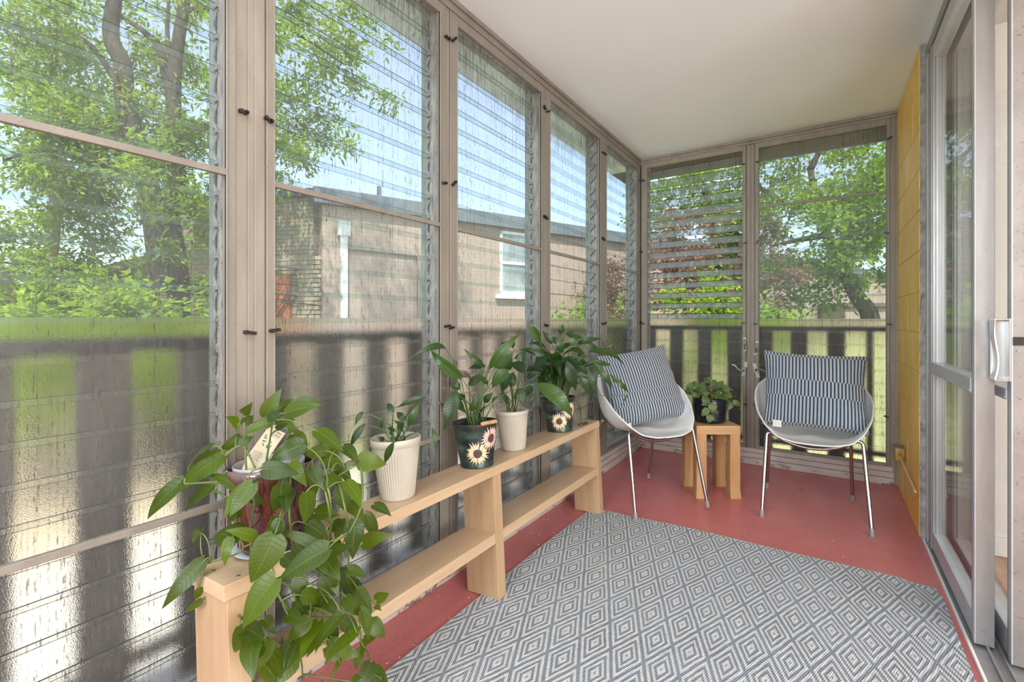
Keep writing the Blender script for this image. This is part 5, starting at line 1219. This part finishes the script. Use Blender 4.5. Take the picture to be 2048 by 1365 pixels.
def limb(name, parent, pts, r0, r1, mat='bark', n=10):
    L = Vector(parent.location); p = smoothpts(pts, 5); k = len(p)
    return MB().tube([q-L for q in p], [r0+(r1-r0)*i/(k-1) for i in range(k)], n).build(name, M[mat], parent, smooth=True)
def tree(name, label, base, group=None):
    t = empty(name, base); return tag(t, label, 'tree', group)

t1 = tree('ash_tree', 'big old ash tree with thick dark trunk and forked limbs, left of the brick building', (-7.63,2.84,-1.00))
limb('trunk', t1, [(-7.63,2.84,-1.00),(-7.67,2.81,1.08),(-7.67,2.80,1.78),(-7.74,2.76,2.34),(-7.78,2.73,2.62)], .27, .205, n=14)
limb('branch', t1, [(-7.68,2.80,2.27),(-7.70,2.91,3.21),(-7.85,2.93,4.04),(-7.93,2.99,4.89),(-7.94,3.11,5.84),(-7.87,3.15,6.73)], 0.13, 0.06)
limb('branch', t1, [(-7.78,2.73,2.38),(-7.86,2.56,3.22),(-8.04,2.43,4.05),(-8.08,2.41,4.60),(-8.22,2.32,5.01),(-8.16,2.36,5.70),(-8.11,2.39,6.53)], 0.15, 0.07)
limb('branch', t1, [(-7.85,2.93,4.04),(-8.23,2.91,5.06),(-8.52,2.84,5.38),(-8.85,2.74,5.63),(-9.37,2.51,5.96)], 0.07, 0.025)
limb('branch', t1, [(-7.93,2.99,4.67),(-8.27,3.01,5.30),(-8.36,3.06,5.97)], 0.05, 0.02)
limb('branch', t1, [(-8.06,2.43,4.19),(-8.85,2.26,5.05),(-9.54,2.03,5.39),(-10.26,1.80,5.51)], 0.05, 0.015)
limb('branch', t1, [(-7.86,2.80,3.50),(-7.63,3.32,3.98),(-7.31,3.89,4.18),(-7.19,4.57,4.06)], 0.06, 0.015)
limb('branch', t1, [(-7.94,3.11,5.69),(-7.53,3.62,5.82),(-7.21,4.32,5.76),(-6.81,5.07,5.41)], 0.05, 0.012)
limb('branch', t1, [(-7.78,2.73,2.62),(-7.83,2.58,2.70),(-7.85,2.50,2.72)], 0.1, 0.075)
limb('branch', t1, [(-7.86,2.56,3.22),(-8.21,2.20,3.19),(-8.70,1.76,3.35),(-9.00,1.44,3.19)], 0.05, 0.015)
foliage('foliage', t1, 'fol_ash', [((-10.55,1.96,5.54),(1.10,1.10,0.88),420),
 ((-8.98,2.41,5.39),(1.00,1.00,0.80),260),
 ((-8.57,3.29,5.70),(0.90,0.90,0.72),260),
 ((-9.60,1.99,4.35),(1.00,1.00,0.80),380),
 ((-8.43,2.54,3.82),(0.90,0.90,0.72),300),
 ((-8.30,3.47,4.58),(0.80,0.80,0.64),240),
 ((-9.15,1.70,3.08),(0.90,0.90,0.72),380),
 ((-8.86,2.49,3.38),(0.80,0.80,0.64),260),
 ((-8.03,3.28,3.45),(0.60,0.60,0.48),150),
 ((-9.26,1.62,2.18),(0.80,0.80,0.64),330),
 ((-8.21,2.20,1.76),(0.55,0.55,0.44),150),
 ((-9.96,2.36,2.59),(0.70,0.70,0.56),200),
 ((-7.16,3.15,2.55),(0.30,0.30,0.24),60),
 ((-6.92,3.07,1.76),(0.35,0.35,0.28),50),
 ((-7.44,4.64,6.01),(0.90,0.90,0.72),300),
 ((-7.24,5.38,5.77),(0.60,0.60,0.48),110),
 ((-7.52,4.59,4.48),(0.70,0.70,0.56),240),
 ((-7.43,5.01,4.08),(0.50,0.50,0.40),110),
 ((-7.18,4.22,3.55),(0.40,0.40,0.32),110),
 ((-7.10,6.07,6.62),(0.50,0.50,0.40),50),
 ((-6.79,6.29,5.67),(0.40,0.40,0.32),25),
 ((-9.95,1.16,3.77),(1.00,1.00,0.80),300),
 ((-10.59,1.33,5.61),(1.00,1.00,0.80),300),
 ((-6.00,2.48,5.09),(1.00,1.00,0.80),200),  # out-of-view canopy, added to shade the brick wall
 ((-7.13,2.57,2.96),(0.42,0.42,0.34),110),
 ((-7.17,2.42,2.23),(0.30,0.30,0.24),60),
 ((-7.25,2.72,3.69),(0.40,0.40,0.32),90),((-3.6,2.4,6.7),(1.0,1.0,.8),130),((-2.9,1.4,7.3),(1.1,1.1,.9),140),((-4.4,3.0,7.4),(1.0,1.0,.8),130),((-3.0,3.6,7.6),(.9,.9,.7),110)], .12, 3)  # last four: unseen overhead sprays, added to dapple the building with shade
t2 = tree('pale_tree', 'slender pale leaning trunk among the left foliage', (-9.45,1.86,-1.00))
limb('trunk', t2, [(-9.45,1.86,-1.00),(-9.41,1.88,1.08),(-9.37,1.91,1.58),(-9.30,1.95,2.16),(-9.26,1.98,2.70),(-9.29,2.08,3.42)], .095, .075, 'paleb')
limb('branch', t2, [(-9.28,1.97,2.45),(-9.22,2.13,2.84),(-9.11,2.32,3.31)], .05, .02, 'bark')
foliage('foliage', t2, 'fol_ash', [((-9.36,2.16,3.38),(0.50,0.50,0.40),110),
 ((-9.54,2.03,3.90),(0.50,0.50,0.40),110)], .12, 6)
t3 = tree('dark_tree', 'short dark curved trunk at the far left edge of the garden', (-7.88,1.46,-1.00))
limb('trunk', t3, [(-7.88,1.46,-1.00),(-7.99,1.39,0.96),(-8.06,1.34,1.29),(-8.16,1.28,1.56),(-8.32,1.16,1.91)], .12, .07)
foliage('foliage', t3, 'fol_ash', [((-8.32,1.16,2.03),(0.60,0.60,0.48),160),
 ((-7.64,1.26,1.53),(0.40,0.40,0.32),110)], .11, 7)
s = empty('shrub', (-7.12,1.25,-1.00)); tag(s, 'bright green shrub below the far left window, its leaves sunlit', 'shrub')
foliage('foliage', s, 'fol_shrub', [((-7.12,1.25,1.08),(0.55,0.55,0.33),260),((-7.12,1.25,0.53),(0.55,0.55,0.385),130)], .11, 20, nl=6, aspect=.24)
limb('stem', s, [(-7.12,1.25,-1.00),(-7.12,1.25,1.08)], .03, .012)
s = empty('shrub', (-6.86,1.67,-1.00)); tag(s, 'bright green shrub around the foot of the pale trunk', 'shrub')
foliage('foliage', s, 'fol_shrub', [((-6.86,1.67,1.08),(0.5,0.5,0.3),230),((-6.86,1.67,0.53),(0.5,0.5,0.35),115)], .11, 21, nl=6, aspect=.24)
limb('stem', s, [(-6.86,1.67,-1.00),(-6.86,1.67,1.08)], .03, .012)
s = empty('shrub', (-6.50,2.14,-1.00)); tag(s, 'broad bright green shrub in front of the big ash trunk', 'shrub')
foliage('foliage', s, 'fol_shrub', [((-6.50,2.14,1.05),(0.5,0.5,0.3),240),((-6.50,2.14,0.50),(0.5,0.5,0.35),120)], .11, 22, nl=6, aspect=.24)
limb('stem', s, [(-6.50,2.14,-1.00),(-6.50,2.14,1.05)], .03, .012)
s = empty('shrub', (-6.13,2.64,-1.00)); tag(s, 'small yellow-green shrub in front of the cream brick house', 'shrub')
foliage('foliage', s, 'fol_shrub', [((-6.13,2.64,1.02),(0.4,0.4,0.24),150),((-6.13,2.64,0.47),(0.4,0.4,0.28),75)], .11, 23, nl=6, aspect=.24)
limb('stem', s, [(-6.13,2.64,-1.00),(-6.13,2.64,1.02)], .03, .012)
t4 = tree('maple_tree', 'large bright green maple with a slanting trunk, filling the right back window', (0.99,14.50,-1.00))
limb('trunk', t4, [(0.99,14.50,-1.00),(0.89,14.43,1.02),(0.58,14.23,1.69),(0.16,14.07,2.68),(-0.15,13.98,3.69),(-0.36,13.96,4.84)], .24, .06)
limb('branch', t4, [(0.16,14.07,2.68),(0.66,14.16,3.62),(0.95,14.24,4.68)], .09, .03)
limb('branch', t4, [(-0.15,13.98,3.69),(-0.99,13.54,4.08),(-1.64,13.35,4.65)], .09, .03)
limb('branch', t4, [(0.00,13.96,3.17),(-0.54,13.12,2.98),(-1.02,12.56,2.83)], .09, .03)
limb('branch', t4, [(-0.36,13.96,4.84),(0.06,14.48,5.92)], .09, .03)
foliage('foliage', t4, 'fol_maple', [((-1.00,13.77,4.77),(1.30,1.30,1.04),420),
 ((0.25,13.40,4.70),(1.30,1.30,1.04),420),
 ((1.02,13.92,3.65),(1.10,1.10,0.88),380),
 ((-0.34,13.01,2.95),(1.10,1.10,0.88),380),
 ((0.83,13.79,2.36),(0.80,0.80,0.64),260),
 ((-1.00,13.77,1.97),(0.70,0.70,0.56),180),
 ((-0.40,15.38,6.46),(1.20,1.20,0.96),380),
 ((1.11,15.19,5.67),(0.90,0.90,0.72),260),
 ((-0.15,13.74,1.69),(0.50,0.50,0.40),110),
 ((-1.53,13.42,3.63),(0.80,0.80,0.64),200),
 ((1.90,14.51,3.88),(1.20,1.20,0.96),300)], .145, 9, nl=6, spread=.45, aspect=.26)
t5 = tree('maple_tree', 'paler green maple behind the copper shrub, seen in the left back window', (-2.65,15.07,-1.00))
limb('trunk', t5, [(-2.65,15.07,-1.00),(-2.65,15.07,2.27),(-2.84,14.95,3.90),(-3.02,14.83,4.94)], .2, .1)
foliage('foliage', t5, 'fol_maple', [((-3.15,14.74,4.94),(1.30,1.30,1.04),380),
 ((-3.89,14.25,4.05),(1.00,1.00,0.80),260),
 ((-2.32,14.69,3.94),(1.10,1.10,0.88),330),
 ((-2.65,15.07,5.69),(1.00,1.00,0.80),260),
 ((-2.12,14.23,2.46),(0.80,0.80,0.64),220)], .145, 12, nl=6, spread=.45, aspect=.26)
s = empty('shrub', (-2.64,10.87,-1.00)); tag(s, 'brownish copper-leaved shrub in the left back window', 'shrub')
limb('stem', s, [(-2.64,10.87,-1.00),(-2.64,10.87,1.97)], .07, .03)
foliage('foliage', s, 'fol_copper', [((-2.78,10.18,2.56),(0.75,0.75,0.60),260),
 ((-2.36,11.06,3.09),(0.70,0.70,0.56),220),
 ((-2.87,10.12,1.77),(0.60,0.60,0.48),220),
 ((-2.07,10.65,1.93),(0.60,0.60,0.48),190)], .11, 40, nl=7, aspect=.22)
s = empty('shrub', (-1.16,11.86,-1.00)); tag(s, 'smaller copper-leaved shrub in the right back window, beside the mullion', 'shrub')
limb('stem', s, [(-1.16,11.86,-1.00),(-1.16,11.86,1.97)], .07, .03)
foliage('foliage', s, 'fol_copper', [((-1.06,11.93,2.30),(0.60,0.60,0.48),170),
 ((-1.32,11.15,1.50),(0.45,0.45,0.36),110),
 ((-0.81,12.46,3.03),(0.40,0.40,0.32),80)], .11, 41, nl=7, aspect=.22)
s = empty('shrub', (-4.21,9.82,-1.00)); tag(s, 'copper-leaved shrub in front of the far end of the brick building', 'shrub')
limb('stem', s, [(-4.21,9.82,-1.00),(-4.21,9.82,1.97)], .07, .03)
foliage('foliage', s, 'fol_copper', [((-4.12,10.48,1.72),(0.80,0.80,0.64),260),
 ((-5.34,10.86,1.52),(0.60,0.60,0.48),180),
 ((-4.11,11.09,2.54),(0.50,0.50,0.40),120)], .11, 42, nl=7, aspect=.22)
s = empty('shrub', (-2.01,9.01,-1.00)); tag(s, 'low bright green shrub under the copper shrub, just above the balcony rail', 'shrub')
foliage('foliage', s, 'fol_shrub', [((-2.01,9.01,1.35),(0.42,0.42,0.294),200),((-2.01,9.01,0.85),(0.42,0.42,0.336),100)], .12, 60, nl=6, aspect=.24)
limb('stem', s, [(-2.01,9.01,-1.00),(-2.01,9.01,1.35)], .03, .012)
s = empty('shrub', (-1.55,9.55,-1.00)); tag(s, 'low bright green shrub next to the back mullion, just above the rail', 'shrub')
foliage('foliage', s, 'fol_shrub', [((-1.55,9.55,1.25),(0.36,0.36,0.252),150),((-1.55,9.55,0.75),(0.36,0.36,0.288),75)], .12, 61, nl=6, aspect=.24)
limb('stem', s, [(-1.55,9.55,-1.00),(-1.55,9.55,1.25)], .03, .012)
s = empty('shrub', (-0.77,10.56,-1.00)); tag(s, 'low green shrub in the right back window, just above the rail', 'shrub')
foliage('foliage', s, 'fol_shrub', [((-0.77,10.56,1.23),(0.34,0.34,0.238),110),((-0.77,10.56,0.73),(0.34,0.34,0.272),55)], .12, 62, nl=6, aspect=.24)
limb('stem', s, [(-0.77,10.56,-1.00),(-0.77,10.56,1.23)], .03, .012)
s = empty('shrub', (-3.91,7.73,-1.00)); tag(s, 'low yellow-green shrub behind the bushy lily window', 'shrub')
foliage('foliage', s, 'fol_shrub', [((-3.91,7.73,1.03),(0.4,0.4,0.28),140),((-3.91,7.73,0.53),(0.4,0.4,0.32),70)], .12, 63, nl=6, aspect=.24)
limb('stem', s, [(-3.91,7.73,-1.00),(-3.91,7.73,1.03)], .03, .012)
s = empty('shrub', (-3.15,8.24,-1.00)); tag(s, 'low yellow-green shrub behind the corner window', 'shrub')
foliage('foliage', s, 'fol_shrub', [((-3.15,8.24,1.08),(0.42,0.42,0.294),150),((-3.15,8.24,0.58),(0.42,0.42,0.336),75)], .12, 64, nl=6, aspect=.24)
limb('stem', s, [(-3.15,8.24,-1.00),(-3.15,8.24,1.08)], .03, .012)
tl = empty('treeline', (0,30,-1)); tag(tl, 'hazy distant line of green trees beyond the lawn', 'trees', kind='stuff')
foliage('foliage', tl, 'fol_maple', [((-39.6,3.4,0.5),(2.4,2.4,1.7),110),
 ((-39.7,4.9,0.6),(2.4,2.4,1.7),110),
 ((-33.9,5.6,0.9),(2.4,2.4,1.7),110),
 ((-41.5,8.7,1.4),(2.4,2.4,1.7),110),
 ((-37.6,9.8,0.7),(2.4,2.4,1.7),110),
 ((-33.2,10.6,0.8),(2.4,2.4,1.7),110),
 ((-27.9,10.7,0.5),(2.4,2.4,1.7),110),
 ((-5.7,24.7,1.2),(2.4,2.4,1.7),110),
 ((-4.8,31.0,1.1),(2.4,2.4,1.7),110),
 ((-2.3,27.9,1.0),(2.4,2.4,1.7),110),
 ((-0.4,28.3,1.6),(2.4,2.4,1.7),110),
 ((1.7,37.2,1.1),(2.4,2.4,1.7),110),
 ((3.4,32.8,1.6),(2.4,2.4,1.7),110),
 ((5.7,37.0,1.5),(2.4,2.4,1.7),110),
 ((8.4,41.5,1.1),(2.4,2.4,1.7),110)], .42, 15, nl=6, spread=.9, aspect=.3)
ho = empty('pale_house', (0.53,20.82,GZ), 0.590); tag(ho, 'pale pinkish low house wall glimpsed under the maple beside its trunk', 'building')
MB().box(0, 2.6, 0, 3, 0, 2.55).box(-.1, 2.7, -.12, 3.1, 2.55, 2.68, 1).build('wall', [M['brick_tan'], M['roof']], ho)
MB().box(-.02, 2.62, -.04, 0, 1.75, 1.82).build('ledge', M['white_trim'], ho)
cr = empty('car', (1.74,19.22,GZ), 0.590); tag(cr, 'dark parked car, its roof and windscreen peeking above the rail at the far right', 'car')
b = MB(); P = [(-1.9,.3),(-1.9,.85),(-1.1,1.0),(-.6,1.62),(.9,1.62),(1.6,1.05),(1.95,.95),(1.95,.3)]
b.v = [(x, -.8, z) for x, z in P]+[(x, .8, z) for x, z in P]; b.f = [tuple(range(8)), tuple(range(15, 7, -1))]+[(i, i+8, (i+1)%8+8, (i+1)%8) for i in range(8)]; b.m = [0]*10
b.build('body', M['carpaint'], cr, bevel=.06)
for x in (-1.2, 1.25):
    for y in (-.8, .8): MB().tube([(x, y-.09, .32), (x, y+.09, .32)], .32, 18).build('wheel', M['tyre'], cr)
MB().add([(-1.02,-.70,1.06),(-.63,-.62,1.56),(-.63,.62,1.56),(-1.02,.70,1.06),(-1.0,-.70,1.04),(-.61,-.62,1.54),(-.61,.62,1.54),(-1.0,.70,1.04)],[(0,3,2,1),(4,5,6,7),(0,1,5,4),(1,2,6,5),(2,3,7,6),(3,0,4,7)]).build('windscreen', M['farpane'], cr)
